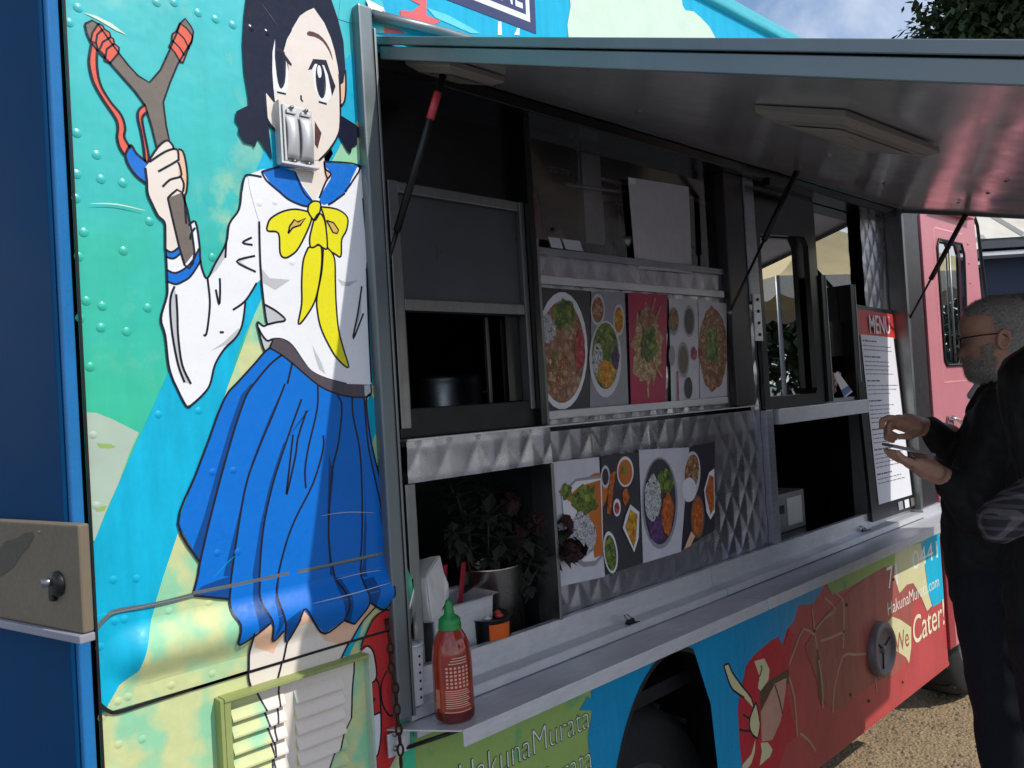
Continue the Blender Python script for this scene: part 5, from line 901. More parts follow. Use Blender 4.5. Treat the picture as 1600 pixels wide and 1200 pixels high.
spots = [(0.055, -0.02, 0.30, 1), (0.125, -0.13, 0.245, 1), (0.13, -0.155, 0.195, 1), (0.09, -0.09, 0.265, 1), (-0.08, 0.0, 0.34, 0), (-0.12, -0.03, 0.27, 0), (0.02, 0.03, 0.36, 0), (-0.03, -0.05, 0.30, 0), (0.10, 0.02, 0.33, 0), (-0.06, 0.05, 0.37, 0), (0.07, -0.05, 0.22, 1), (0.0, -0.06, 0.24, 0)]
RL = ['dark red rose standing upright in the middle of the steel pot', 'wilted rose drooping over the edge of the curry picture', 'lowest wilted rose hanging furthest out of the steel pot', 'wilted rose just above the two drooping ones', 'tall dried stem at the rear left of the steel pot', 'short dried stem leaning furthest left in the steel pot', 'tall dried stem in the centre back of the steel pot', 'dried stem in front on the left of the steel pot', 'dried stem at the back right of the steel pot', 'tallest dried stem at the back left of the steel pot', 'low dark rose close above the rim of the steel pot', 'shortest dried stem in front of the steel pot']
for i, (dx, dy, h, fl) in enumerate(spots):
    rs = thing('dried_rose', RL[i], 'rose', (pc[0], pc[1], pc[2]+0.03), 'dried roses in the steel pot')
    base = Vector((dx*0.25, dy*0.2, 0)); top = Vector((dx, dy, h-0.03)); mid = base.lerp(top, 0.55)+Vector((0, 0, 0.05)); P = [Vector(p) for p in smoothpts([tuple(base), tuple(mid), tuple(top)], 5)]
    tube('stem', P, 0.0026, STEM, rs, 6); bm = bmesh.new()
    for k in range(42):
        p = P[r_.randrange(3, len(P))]; addleaf(bm, p, (r_.uniform(-1, 1), r_.uniform(-1, 1), r_.uniform(-0.8, 0.5)), r_.uniform(0.03, 0.06), r_.uniform(0.010, 0.018))
    o = frombm('leaves', bm, LEAFD, rs); o['kind'] = 'stuff'
    if fl: bm = bmesh.new(); petals(bm, top, 0.034, i); frombm('bloom', bm, ROSE, rs)
# tin cup, steel pan, paper packet, red sleeves, plastic bags
cc = (1.135, 0.085, 1.0855); tin = thing('orange_tin', 'small orange and black tin between the bottle and the pot', 'tin', cc)
lathe('can', [(0.0, 0.0), (0.043, 0.0), (0.045, 0.004), (0.052, 0.085), (0.054, 0.088), (0.052, 0.088), (0.05, 0.08), (0.0, 0.078)], (0, 0, 0), BLKM, tin, 36)
n = 10; a0 = math.atan2(-1.25-cc[1], -cc[0]); v_ = [((0.0456+z*0.078)*math.cos(a), (0.0456+z*0.078)*math.sin(a), z) for z in (0.022, 0.078) for a in np.linspace(a0+0.0, a0+1.05, n+1)]; mesh('orange_label', v_, [(i, i+1, n+2+i, n+1+i) for i in range(n)], plain('label_orange', (224, 96, 22), 0.45), tin)
v_ = [((0.0458+z*0.078)*math.cos(a), (0.0458+z*0.078)*math.sin(a), z) for z in (0.022, 0.036) for a in np.linspace(a0+0.75, a0+0.95, 4)]; mesh('label_mark', v_, [(i, i+1, 5+i, 4+i) for i in range(3)], plain('label_yellow', (206, 190, 60), 0.5), tin)
for i in range(5): lathe('sweet', [(0, -0.006), (0.009, -0.002), (0.010, 0.002), (0, 0.007)], (0.026*math.cos(i*1.3), 0.026*math.sin(i*1.3), 0.086), plain('sweet_%d' % (i % 2), [(190, 60, 60), (196, 190, 190)][i % 2], 0.4), tin, 10)
pnx = onY(702, 1000, 0.13)[0]; pn = thing('steel_pan', 'deep rectangular steel pan standing in the rear niche behind the bottle', 'pan', (pnx, 0.13, 1.0855))
pw, pd, ph = 0.085, 0.06, 0.135; lo = [(-pw, -pd), (pw, -pd), (pw, pd), (-pw, pd)]
v_ = [(x*0.9, y*0.9, 0) for x, y in lo]+[(x, y, ph) for x, y in lo]+[(x*1.16, y*1.18, ph+0.002) for x, y in lo]+[(x*0.97, y*0.96, ph-0.001) for x, y in lo]+[(x*0.87, y*0.86, 0.004) for x, y in lo]
f_ = [(3, 2, 1, 0)]+[(a+i, a+(i+1) % 4, a+4+(i+1) % 4, a+4+i) for a in (0, 4) for i in range(4)]+[(8+i, 8+(i+1) % 4, 12+(i+1) % 4, 12+i) for i in range(4)]+[(12+i, 12+(i+1) % 4, 16+(i+1) % 4, 16+i) for i in range(4)]+[(16, 17, 18, 19)]
o = mesh('pan_body', v_, f_, STEELW, pn); md = o.modifiers.new('b', 'BEVEL'); md.width = 0.006; md.segments = 3
pk_ = thing('paper_packet', 'crumpled white paper packet leaning in the steel pan', 'packet', tuple(onY(668, 930, 0.085))); bm = bmesh.new(); bbox(bm, -0.05, 0.045, -0.03, 0.03, -0.03, 0.055, 0.006); bmesh.ops.subdivide_edges(bm, edges=bm.edges[:], cuts=2)
for v in bm.verts: v.co += Vector((mnoise.noise(v.co*22)*0.006, mnoise.noise(v.co*25+Vector((5, 0, 0)))*0.006, mnoise.noise(v.co*20+Vector((0, 7, 0)))*0.006)); v.co.x += v.co.z*0.25
bmesh.ops.rotate(bm, verts=bm.verts, cent=(0, 0, 0), matrix=Matrix.Rotation(-0.35, 3, 'Y') @ Matrix.Rotation(0.5, 3, 'Z')); frombm('packet', bm, plain('packet_white', (222, 218, 214), 0.6), pk_)
for i, (dx, dy, rz, lb) in enumerate(((-0.03, 0.05, -0.2, 'red chopstick sleeve nearest the niche side'), (0.0, 0.055, 0.05, 'middle red chopstick sleeve behind the packet'), (0.028, 0.04, 0.22, 'red chopstick sleeve leaning apart to the right'))):
    s_ = box('chopstick_sleeve', -0.011, 0.011, -0.0015, 0.0015, 0, 0.165, plain('sleeve_red', (176, 40, 52), 0.5), None, 0.0008); sl0 = onY(688, 905, 0.15); s_.location = (sl0[0]+dx, 0.10+dy, sl0[2]-0.135); s_.rotation_euler = (0.08, rz, 0.5); tag(s_, lb, 'sleeve')
HPt = onY(649, 1075, -0.005); cb = thing('plastic_holder', 'narrow white perforated plastic holder beside the hatch post', 'holder', (HPt[0], -0.003, 1.079)); cbm = bmesh.new(); bbox(cbm, -0.014, 0.014, -0.014, 0.014, 0.0, 0.115, 0.003)
for v in cbm.verts: v.co.x *= 0.8+v.co.z*2.6; v.co.y *= 0.8+v.co.z*2.6
frombm('holder_body', cbm, WHITEP, cb); lathe('holder_rim', [(0.018, 0.113), (0.022, 0.114), (0.022, 0.117), (0.016, 0.117)], (0, 0, 0), WHITEP, cb, 16)
for i in range(6): a = math.atan2(-1.27, -0.915); lathe('hole', [(0.0026, 0), (0, 0.0008)], (0.004, -0.0125-0.00036*i*1.0-0.0012, 0.016+0.0155*i), BLK, cb, 10, 'y')
tag(mesh('clear_wrap', [tuple(np.array(onY(x, y, 0.01))+np.array([0, dy, 0])) for x, y, dy in ((631, 925, 0), (655, 905, 0.02), (652, 985, 0.0), (640, 1085, 0.0), (632, 1090, 0), (628, 1000, -0.01), (643, 960, 0.012))], [(0, 1, 6), (1, 2, 6), (2, 3, 6), (3, 4, 5), (3, 5, 6), (5, 0, 6)], glass('clear_plastic', (225, 225, 230), 1.45, 0.08, 0.08), None, True), 'clear plastic wrapper hanging beside the white holder', 'wrapper')
def clip(px, py, lab):
    p = onZ(px, py, 1.081); e = thing('binder_clip', lab, 'clip', (p[0], p[1], 1.0795)); bm = bmesh.new(); v_ = [(-0.014, -0.007, 0), (-0.014, 0.007, 0), (-0.014, 0.0, 0.011), (0.014, -0.007, 0), (0.014, 0.007, 0), (0.014, 0, 0.011)]
    mesh('clip_body', v_, [(0, 1, 2), (3, 5, 4), (0, 2, 5, 3), (1, 4, 5, 2), (0, 3, 4, 1)], BLKM, e); tube('clip_handle', [(-0.008, -0.006, 0.003), (-0.007, -0.024, 0.007), (0.007, -0.024, 0.007), (0.008, -0.006, 0.003)], 0.0012, BLKM, e, 6); tube('clip_handle', [(-0.008, 0.0, 0.010), (-0.006, 0.014, 0.018), (0.006, 0.014, 0.018), (0.008, 0.0, 0.010)], 0.0012, BLKM, e, 6)
clip(985, 973, 'small black clip lying on the counter below the white bowl picture'); clip(1350, 829, 'small black clip on the counter beside the menu board')
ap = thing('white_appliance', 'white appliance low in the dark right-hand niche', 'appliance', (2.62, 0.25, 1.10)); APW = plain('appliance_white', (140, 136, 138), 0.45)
box('case', -0.22, 0.2, -0.06, 0.12, 0.0, 0.14, APW, ap, 0.006); box('front_panel', 0.06, 0.17, -0.063, -0.0605, 0.02, 0.12, WHITEP, ap, 0.001); box('slot', -0.03, 0.04, -0.063, -0.0605, 0.07, 0.10, BLK, ap, 0.001); box('open_flap', -0.22, 0.2, 0.1205, 0.126, 0.06, 0.26, plain('flap_grey', (84, 78, 78), 0.5), ap, 0.002)
cdp = [onY(x, y, 0.035) for x, y in ((1303, 585), (1309, 580), (1332, 612), (1320, 622))]; cde = thing('receipt_card', 'blue and white card held out through the order window', 'card', tuple(cdp[3])); adopt(mesh('card', cdp, [(0, 3, 2, 1)], PAPER), cde); adopt(mesh('blue_print', [np.array(cdp[0])*0.35+np.array(cdp[3])*0.65+np.array([0, -0.0006, 0]), np.array(cdp[1])*0.3+np.array(cdp[2])*0.7+np.array([0, -0.0006, 0]), np.array(cdp[2])*0.93+np.array(cdp[0])*0.07+np.array([0, -0.0006, 0]), np.array(cdp[3])*0.93+np.array(cdp[1])*0.07+np.array([0, -0.0006, 0])], [(0, 3, 2, 1)], plain('card_blue', (84, 104, 180), 0.5)), cde)
sp = onY(692, 640, 0.62); stp = thing('stock_pot', 'ribbed steel stock pot dimly seen through the rear window', 'pot', (sp[0], 0.62, 1.5605)); pr = []
for i in range(12): pr += [(0.12+0.003*(i % 2), 0.01+0.0125*i)]
lathe('pot_body', [(0.0, 0.0), (0.12, 0.0)]+pr+[(0.124, 0.165), (0.118, 0.165), (0.116, 0.03), (0, 0.03)], (0, 0, 0), STEEL, stp, 40); tube('pot_handle', [(0.115, -0.03, 0.11), (0.15, -0.03, 0.115), (0.15, 0.03, 0.115), (0.115, 0.03, 0.11)], 0.006, STEEL, stp, 8)
jm = [plain('jar_brown', (110, 72, 48), 0.3), plain('jar_clear', (150, 150, 150), 0.2), plain('jar_red', (176, 48, 58), 0.35)]
for i, (px, h_, R_, k, lb) in enumerate(((832, 0.17, 0.026, 2, 'pinkish red bottle inside the upper middle window'), (868, 0.07, 0.03, 1, 'squat clear jar nearest the rear end of the middle window'), (930, 0.09, 0.028, 0, 'brown jar beside the steel column in the middle window'), (945, 0.06, 0.03, 1, 'low clear jar right of the brown jar in the middle window'))):
    p = onY(px, 395, 0.14); j = thing('jar', lb, 'jar', (p[0], 0.14, 2.003)); lathe('jar_body', [(0, 0), (R_, 0), (R_, h_*0.7), (R_*0.7, h_*0.82), (R_*0.7, h_*0.9)], (0, 0, 0), jm[k], j, 20); lathe('jar_lid', [(R_*0.74, h_*0.9), (R_*0.74, h_), (0, h_)], (0, 0, 0), [WHITEP, ALU, BLKM][k], j, 20)
kb = tag(box('kitchen_shelf', 1.33, 2.12, 0.09, 0.30, 1.99, 2.0025, STEEL, None, 0.001), 'steel shelf board inside the upper middle window', 'shelf')
for i, (x, lb) in enumerate(((1.70, 'ladle hanging left of the white sheet'), (1.98, 'ladle hanging right of the white sheet near the blue bag'))):
    l = thing('ladle', lb, 'ladle', (x, 0.10, 2.06)); tube('handle', [(0, 0, 0.12), (0, 0, 0.0)], 0.004, ALU, l, 6); lathe('scoop', [(0.0, -0.03), (0.018, -0.024), (0.026, -0.008), (0.027, 0.004), (0.024, 0.002), (0, -0.024)], (0.0, -0.012, 0), ALU, l, 18)
# ================================================================ people
def add_cap(bm, p0, r0, p1, r1, n=14, e=4, sq=1.0):
    p0, p1 = Vector(p0), Vector(p1); d = p1-p0; L = d.length
    if L < 1e-6: d = Vector((0, 0, 1))
    d.normalize(); s_, t_ = frame_of(d); rings = []
    for k in range(e+1): a = -math.pi/2+math.pi/2*k/e; rings.append((p0+d*r0*math.sin(a), max(r0*math.cos(a), 1e-4)))
    for k in range(e+1): a = math.pi/2*k/e; rings.append((p1+d*r1*math.sin(a), max(r1*math.cos(a), 1e-4)))
    vs_ = [[bm.verts.new(c+(s_*math.cos(2*math.pi*i/n)+t_*math.sin(2*math.pi*i/n)*sq)*r) for i in range(n)] for c, r in rings]
    for a, b in zip(vs_, vs_[1:]):
        for i in range(n): bm.faces.new((a[i], a[(i+1) % n], b[(i+1) % n], b[i]))
    bm.faces.new(vs_[0][::-1]); bm.faces.new(vs_[-1])
def blob(name, caps, voxel, it, mat, parent, wr=0.0, wf=9.0):
    bm = bmesh.new()
    for c in caps: add_cap(bm, *c)
    bmesh.ops.recalc_face_normals(bm, faces=bm.faces); o = frombm(name, bm, mat, None, True)
    m1 = o.modifiers.new('r', 'REMESH'); m1.mode = 'VOXEL'; m1.voxel_size = voxel; m1.use_smooth_shade = True
    m2 = o.modifiers.new('s', 'SMOOTH'); m2.iterations = it; m2.factor = 0.5
    bpy.context.view_layer.update(); me = bpy.data.meshes.new_from_object(o.evaluated_get(bpy.context.evaluated_depsgraph_get())); me.name = name; bpy.data.objects.remove(o)
    if wr > 0:
        for v in me.vertices: k = mnoise.noise(v.co*wf)+0.5*mnoise.noise(v.co*wf*2.3); v.co += v.normal*wr*k
    if not me.materials: me.materials.append(mat)
    me.polygons.foreach_set('use_smooth', [True]*len(me.polygons)); return link(bpy.data.objects.new(name, me), parent)
HP = [(-0.19, 0.045, 0.07, 0.06), (-0.15, 0.045, 0.068, 0.058), (-0.125, 0.055, 0.064, 0.056), (-0.114, 0.078, 0.062, 0.052), (-0.10, 0.089, 0.064, 0.054), (-0.08, 0.091, 0.068, 0.06), (-0.065, 0.0905, 0.072, 0.0635), (-0.05, 0.0905, 0.077, 0.067), (-0.03, 0.089, 0.084, 0.0695), (-0.01, 0.087, 0.09, 0.0715), (0.01, 0.088, 0.095, 0.073), (0.03, 0.094, 0.098, 0.0745), (0.05, 0.093, 0.0985, 0.0755), (0.07, 0.087, 0.095, 0.0745), (0.09, 0.073, 0.085, 0.0675), (0.105, 0.054, 0.068, 0.055), (0.116, 0.03, 0.043, 0.035), (0.121, 0.004, 0.008, 0.006)]
def headverts(c, fd, up, scale=1.0, grow=0.0, nose=1.0, n=36, prof=HP, sm=3):
    c, fd, up = Vector(c), Vector(fd).normalized(), Vector(up).normalized(); sd_ = up.cross(fd).normalized(); rings = []
    P = smoothpts(prof, sm)
    for u, fr, bk, hw in P:
        ring = []
        for i in range(n):
            a = 2*math.pi*i/n; ca, sa = math.cos(a), math.sin(a); ca2 = math.copysign(abs(ca)**0.9, ca); sa2 = math.copysign(abs(sa)**0.9, sa)
            f = (fr if ca > 0 else bk)*ca2; s_ = hw*sa2
            if ca > 0 and nose:
                f += 0.026*nose*math.exp(-(s_/0.012)**2)*math.exp(-((u+0.035)/(0.026 if u > -0.035 else 0.011))**2)
                f -= 0.010*nose*math.exp(-((abs(s_)-0.032)/0.016)**2)*math.exp(-((u-0.004)/0.012)**2)
                f += 0.005*nose*math.exp(-(s_/0.024)**2)*(math.exp(-((u+0.066)/0.007)**2)+math.exp(-((u+0.082)/0.007)**2))-0.004*nose*math.exp(-(s_/0.02)**2)*math.exp(-((u+0.0735)/0.003)**2)
            g = 1.0+grow; ring.append(c+(fd*f*g+sd_*s_*g+up*u*(1+grow*0.6))*scale)
        rings.append(ring)
    return rings, P
def add_rings(bm, rings, keep=None):
    V = [[bm.verts.new(p) for p in r] for r in rings]; n = len(rings[0])
    for j in range(len(V)-1):
        for i in range(n):
            if keep is None or keep(j, i): bm.faces.new((V[j][i], V[j][(i+1) % n], V[j+1][(i+1) % n], V[j+1][i]))
    return V
def ear(bm, c, fd, up, side, s=1.0):
    fd, up = Vector(fd).normalized(), Vector(up).normalized(); sd_ = up.cross(fd).normalized()*side; c = Vector(c); R_ = []
    for k, (sc_, h) in enumerate(((1.0, 0.0), (1.08, 0.010), (1.0, 0.018), (0.78, 0.016), (0.5, 0.009), (0.05, 0.008))):
        R_.append([bm.verts.new(c+(fd*(0.017*math.cos(a)*sc_-0.004*math.sin(a)+h*-0.5)+up*(0.031*math.sin(a)*sc_*(1.0 if math.sin(a) > 0 else 0.9))+sd_*h)*s) for a in np.linspace(0, 2*math.pi, 17)[:-1]])
    for a, b in zip(R_, R_[1:]):
        for i in range(16): bm.faces.new((a[i], a[(i+1) % 16], b[(i+1) % 16], b[i]))
SKM = plain('skin_ruddy', (216, 164, 144), 0.5, 0, 0.12, 60); SKM.node_tree.nodes['Principled BSDF'].inputs['Subsurface Weight'].default_value = 0.08
GREYH = plain('grey_hair', (168, 164, 161), 0.75, 0, 0.45, 160, 0.002); WBEARD = plain('grey_beard', (182, 174, 166), 0.8, 0, 0.4, 170, 0.002); JACK = plain('black_jacket', (21, 21, 24), 0.75, 0, 0.3, 40); JEAN = plain('dark_jeans', (22, 26, 40), 0.85, 0, 0.3, 90); SHOE = plain('black_shoe', (18, 17, 17), 0.5); DHAIR = plain('black_hair', (13, 12, 13), 0.5, 0, 0.4, 120, 0.003, (1, 1, 0.2))
A_, B_, D_ = -RT, UP, FW
def loc(p0, a, b, d): return Vector(p0)+Vector(A_)*a+Vector(B_)*b+Vector(D_)*d
def finger(caps, pts, r0, r1):
    n = len(pts)-1
    for i in range(n): caps.append((pts[i], r0+(r1-r0)*i/n, pts[i+1], r0+(r1-r0)*(i+1)/n))
man = thing('person', 'man with grey hair, beard and glasses in a black jacket pointing at the menu', 'person', tuple(np.array(at(1575, 900, 2.42))*np.array([1, 1, 0])))
hc = at(1556, 528, 2.42); hf = Vector((-0.27, 0.96, -0.10)); hu = Vector((-0.02, 0.10, 1)); hu = (hu-hf.normalized()*hu.dot(hf.normalized())).normalized(); bm = bmesh.new(); rings, PP = headverts(hc, hf, hu, 1.0); add_rings(bm, rings); sdv = hu.cross(hf.normalized())
for s in (-1, 1): ear(bm, Vector(hc)+sdv*0.070*s-hf.normalized()*0.012-hu*0.012, hf, hu, s, 1.0)
# hands: right one points, left one holds the phone
wr = Vector(at(1441, 666, 2.55)); caps = [(loc(wr, -0.10, -0.03, 0.02), 0.036, wr, 0.029), (loc(wr, 0.0, 0, 0), 0.029, loc(wr, 0.05, 0.01, -0.012), 0.033), (loc(wr, 0.03, 0.0, 0.015), 0.027, loc(wr, 0.082, 0.012, 0.02), 0.021), (loc(wr, 0.03, 0.005, -0.02), 0.027, loc(wr, 0.085, 0.018, -0.02), 0.022)]
for k in range(4):
    d0 = -0.034+0.0225*k; b0 = 0.026-0.010*k; K = loc(wr, 0.09-0.004*k, b0, d0)
    if k == 0: pts = [K, loc(wr, 0.125, 0.030, d0), loc(wr, 0.146, 0.020, d0), loc(wr, 0.148, 0.000, d0)]
    else: pts = [K, loc(wr, 0.118-0.006*k, b0-0.006, d0), loc(wr, 0.118-0.006*k, b0-0.036, d0), loc(wr, 0.092-0.004*k, b0-0.046, d0)]
    finger(caps, pts, 0.0105, 0.0085)
finger(caps, [loc(wr, 0.03, -0.015, -0.034), loc(wr, 0.065, -0.03, -0.050), loc(wr, 0.098, -0.030, -0.048)], 0.013, 0.0095)
hnd = blob('hand_right', caps, 0.0032, 4, SKM, None); bm.from_mesh(hnd.data); bpy.data.objects.remove(hnd)
wl_ = Vector(at(1474, 745, 2.30)); caps = [(loc(wl_, -0.09, -0.05, 0.0), 0.036, wl_, 0.029), (wl_, 0.029, loc(wl_, 0.055, 0.028, 0.0), 0.033), (loc(wl_, 0.03, 0.015, 0.02), 0.024, loc(wl_, 0.085, 0.04, 0.028), 0.019), (loc(wl_, 0.03, 0.015, -0.02), 0.024, loc(wl_, 0.085, 0.04, -0.026), 0.019)]
for k in range(4):
    d0 = -0.034+0.0225*k; finger(caps, [loc(wl_, 0.088, 0.038, d0), loc(wl_, 0.116, 0.048, d0), loc(wl_, 0.138, 0.060, d0), loc(wl_, 0.150, 0.074, d0)], 0.0105, 0.0085)
finger(caps, [loc(wl_, 0.02, 0.03, 0.03), loc(wl_, 0.05, 0.06, 0.05), loc(wl_, 0.075, 0.078, 0.046)], 0.013, 0.0095)
hnd = blob('hand_left', caps, 0.0032, 4, SKM, None); bm.from_mesh(hnd.data); bpy.data.objects.remove(hnd)
adopt(frombm('body', bm, SKM, None, True), man)
ph = thing('phone', 'thin grey phone held flat in the left hand of the man pointing', 'phone', tuple(loc(wl_, 0.095, 0.066, 0))); phb = bmesh.new(); bbox(phb, -0.055, 0.07, -0.036, 0.036, -0.004, 0.004, 0.0025)
for v in phb.verts: v.co = Vector(A_)*(v.co.x*0.98-v.co.z*0.2)+Vector(B_)*(v.co.z+v.co.x*0.22+0.012)+Vector(D_)*v.co.y
frombm('case', phb, plain('phone_grey', (150, 148, 152), 0.3), ph); phb = bmesh.new(); bbox(phb, -0.05, 0.065, -0.032, 0.032, 0.0042, 0.0046)
for v in phb.verts: v.co = Vector(A_)*(v.co.x*0.98-v.co.z*0.2)+Vector(B_)*(v.co.z+v.co.x*0.22+0.012)+Vector(D_)*v.co.y
frombm('screen', phb, plain('phone_screen', (140, 140, 148), 0.2), ph)
# hair and beard: shells round the head, ragged by noise
def shell(name, grow, test, mat, parent, c, f, u_, amp, sc_=1.0):
    rg, PP = headverts(c, f, u_, sc_, grow, 0.4, n=128, sm=9); bm = bmesh.new(); n = len(rg[0]); cv = Vector(c)
    fn = Vector(f).normalized(); up_ = Vector(u_)
    def keep(j, i):
        p = (rg[j][i]+rg[j+1][(i+1) % n])/2-cv; k1 = 0.008*mnoise.noise(p*70)+0.005*mnoise.noise(p*210); return test(p.dot(fn)/sc_+k1, p.dot(up_)/sc_+k1, p)
    add_rings(bm, rg, keep); bmesh.ops.delete(bm, geom=[v for v in bm.verts if not v.link_faces], context='VERTS'); bm.normal_update()
    for v in bm.verts: v.co += v.normal*amp*(mnoise.noise(v.co*140)+0.6*mnoise.noise(v.co*320))
    return adopt(frombm(name, bm, mat, None, True), parent)
def blades(name, src, mat, n, L, seed, drift):
    """short strands standing on a hair shell"""
    r = random.Random(seed); me = src.data; P = list(me.polygons); v_, f_ = [], []
    for k in range(n):
        p = P[r.randrange(len(P))]; c = sum((me.vertices[i].co for i in p.vertices), Vector())/len(p.vertices); d = (p.normal*r.uniform(0.5, 1.1)+Vector(drift)+Vector((r.uniform(-0.5, 0.5), r.uniform(-0.5, 0.5), r.uniform(-0.5, 0.5)))).normalized(); s_, t_ = frame_of(d); l = L*r.uniform(0.6, 1.3); b0 = len(v_)
        c = c-p.normal*0.001+Vector((r.uniform(-1, 1), r.uniform(-1, 1), r.uniform(-1, 1)))*0.002; v_ += [c-s_*0.0006, c+s_*0.0006, c+d*l]; f_.append((b0, b0+1, b0+2))
    o = mesh(name, v_, f_, mat); o['kind'] = 'stuff'; return o
hsh = shell('hair', 0.055, lambda f, u, p: (u > 0.078-0.35*max(0, 0.03-f) if f > 0.0 else (u > 0.02 if f > -0.025 else u > -0.06+0.3*max(0, f+0.05))) and not (u < 0.098 and f > 0.066), GREYH, man, hc, hf, hu, 0.003)
bsh = shell('beard', 0.06, lambda f, u, p: (u < -0.062 and u > -0.128 and f > 0.015) or (f < 0.045 and f > 0.012 and -0.128 < u < -0.02) or (f > 0.07 and -0.066 < u < -0.05), WBEARD, man, hc, hf, hu, 0.005)
adopt(blades('hair_strands', hsh, GREYH, 7000, 0.010, 1, (0.2, -0.5, -0.3)), man); adopt(blades('hair_strands', hsh, plain('silver_hair', (196, 192, 190), 0.7), 3500, 0.010, 2, (0.2, -0.5, -0.3)), man); adopt(blades('beard_strands', bsh, WBEARD, 5000, 0.011, 3, (0, 0.1, -0.7)), man); adopt(blades('beard_strands', bsh, plain('silver_beard', (206, 200, 194), 0.7), 2500, 0.011, 4, (0, 0.1, -0.7)), man)
gl = link(bpy.data.objects.new('glasses', None)); adopt(gl, man); ev = Vector(hc)+hu*0.006; hfn = hf.normalized()
for s in (-1, 1):
    c = ev+hfn*0.098+sdv*0.034*s; pts = [c+sdv*0.026*math.cos(a)+hu*0.019*math.sin(a)-hfn*0.004*abs(math.cos(a)) for a in np.linspace(0, 2*math.pi, 21)]; adopt(tube('lens_rim', pts, 0.0016, BLKM, None, 6), gl); adopt(mesh('lens', [p for p in pts[:-1]], [tuple(range(20))], glass('lens_glass', (225, 228, 228), 1.5, 0, 0.1)), gl)
    adopt(tube('temple_arm', [ev+hfn*0.094+sdv*0.061*s+hu*0.008, ev+hfn*0.03+sdv*0.076*s+hu*0.006, ev-hfn*0.015+sdv*0.079*s+hu*0.002, ev-hfn*0.03+sdv*0.08*s-hu*0.012], 0.0022, BLKM, None, 6), gl)
adopt(tube('bridge', [ev+hfn*0.098+sdv*0.010+hu*0.006, ev+hfn*0.108+hu*0.009, ev+hfn*0.098-sdv*0.010+hu*0.006], 0.0016, BLKM, None, 6), gl)
ch_ = Vector(at(1572, 680, 2.42)); LD = Vector((-0.96, -0.27, 0)); bel = Vector(at(1553, 800, 2.42)); hip = Vector(at(1560, 905, 2.42)); shL = ch_+LD*0.17+Vector((0, 0, 0.075)); shR = ch_-LD*0.17+Vector((0, 0, 0.075)); nk = Vector(at(1566, 612, 2.42))
elR = Vector(at(1512, 735, 2.62)); elL = Vector(at(1530, 800, 2.27))
jc = [(nk, 0.066, ch_+Vector((0, 0, 0.06)), 0.10), (ch_+LD*0.07, 0.125, bel+LD*0.04, 0.148), (ch_-LD*0.07, 0.125, bel-LD*0.04, 0.148), (bel+LD*0.04, 0.148, hip+LD*0.05, 0.14), (bel-LD*0.04, 0.148, hip-LD*0.05, 0.14), (shL, 0.085, ch_+LD*0.05, 0.12), (shR, 0.085, ch_-LD*0.05, 0.12), (shL, 0.08, nk-Vector((0, 0, 0.02)), 0.06), (shR, 0.08, nk-Vector((0, 0, 0.02)), 0.06),
      (shR, 0.082, elR, 0.062), (elR, 0.06, loc(wr, -0.035, -0.012, 0.01), 0.043), (shL, 0.082, elL, 0.064), (elL, 0.062, loc(wl_, -0.03, -0.02, 0), 0.044)]
adopt(blob('jacket', jc, 0.010, 4, JACK, None, 0.016, 8.5), man)
adopt(blob('collar', [(nk+Vector((0, 0, 0.012))+LD*0.03, 0.045, nk+Vector((0, 0, 0.012))-LD*0.03, 0.045), (nk+hf*0.04, 0.035, nk+hf*0.075+Vector((0, 0, -0.05)), 0.03)], 0.008, 3, JACK, None), man)
adopt(blob('shirt_collar', [(nk+hf*0.06+Vector((0, 0, 0.03)), 0.014, nk+hf*0.085+Vector((0, 0, 0.0)), 0.012)], 0.005, 2, WHITEP, None), man)
def ground_of(v, z): return Vector((v.x, v.y, z))
kL, kR = ground_of(hip+LD*0.11, 0.50), ground_of(hip-LD*0.11-hf*0.02, 0.50); fL, fR = ground_of(kL+hf*-0.03, 0.09), ground_of(kR-hf*0.03, 0.09)
adopt(blob('trousers', [(hip+LD*0.07, 0.135, kL, 0.085), (kL, 0.085, fL, 0.062), (hip-LD*0.07, 0.135, kR, 0.085), (kR, 0.085, fR, 0.062), (hip+LD*0.05, 0.14, hip-LD*0.05, 0.14)], 0.012, 5, JEAN, None, 0.007, 9.0), man)
for f_ in (fL, fR): adopt(blob('shoe', [(ground_of(f_-hf*0.03, 0.045), 0.045, ground_of(f_+hf*0.16, 0.035), 0.035)], 0.006, 3, SHOE, None), man)
# second customer at the right edge
w2 = thing('person', 'person with long black hair and a plaid sleeve cut off by the right frame edge', 'person', tuple(np.array(at(1650, 900, 1.98))*np.array([1, 1, 0])))
def plaid():
    m, nt, b = nodes_of('plaid_flannel'); g = nt.nodes.new('ShaderNodeNewGeometry'); s = nt.nodes.new('ShaderNodeSeparateXYZ'); cols = None
    w1 = nt.nodes.new('ShaderNodeTexWave'); w1.bands_direction = 'Z'; w1.inputs['Scale'].default_value = 12; w2_ = nt.nodes.new('ShaderNodeTexWave'); w2_.bands_direction = 'X'; w2_.inputs['Scale'].default_value = 12
    for w in (w1, w2_): nt.links.new(g.outputs['Position'], w.inputs['Vector']); w.inputs['Distortion'].default_value = 0.0
    r1 = ramp(nt, w1.outputs['Color'], [(0.70, lin((40, 38, 46))), (0.85, lin((96, 92, 100)))]); r2 = ramp(nt, w2_.outputs['Color'], [(0.70, lin((50, 44, 50))), (0.85, lin((124, 114, 118)))])
    nt.links.new(mixrgb(nt, 0.5, r1.outputs['Color'], r2.outputs['Color']), b.inputs['Base Color']); b.inputs['Roughness'].default_value = 0.9; return m
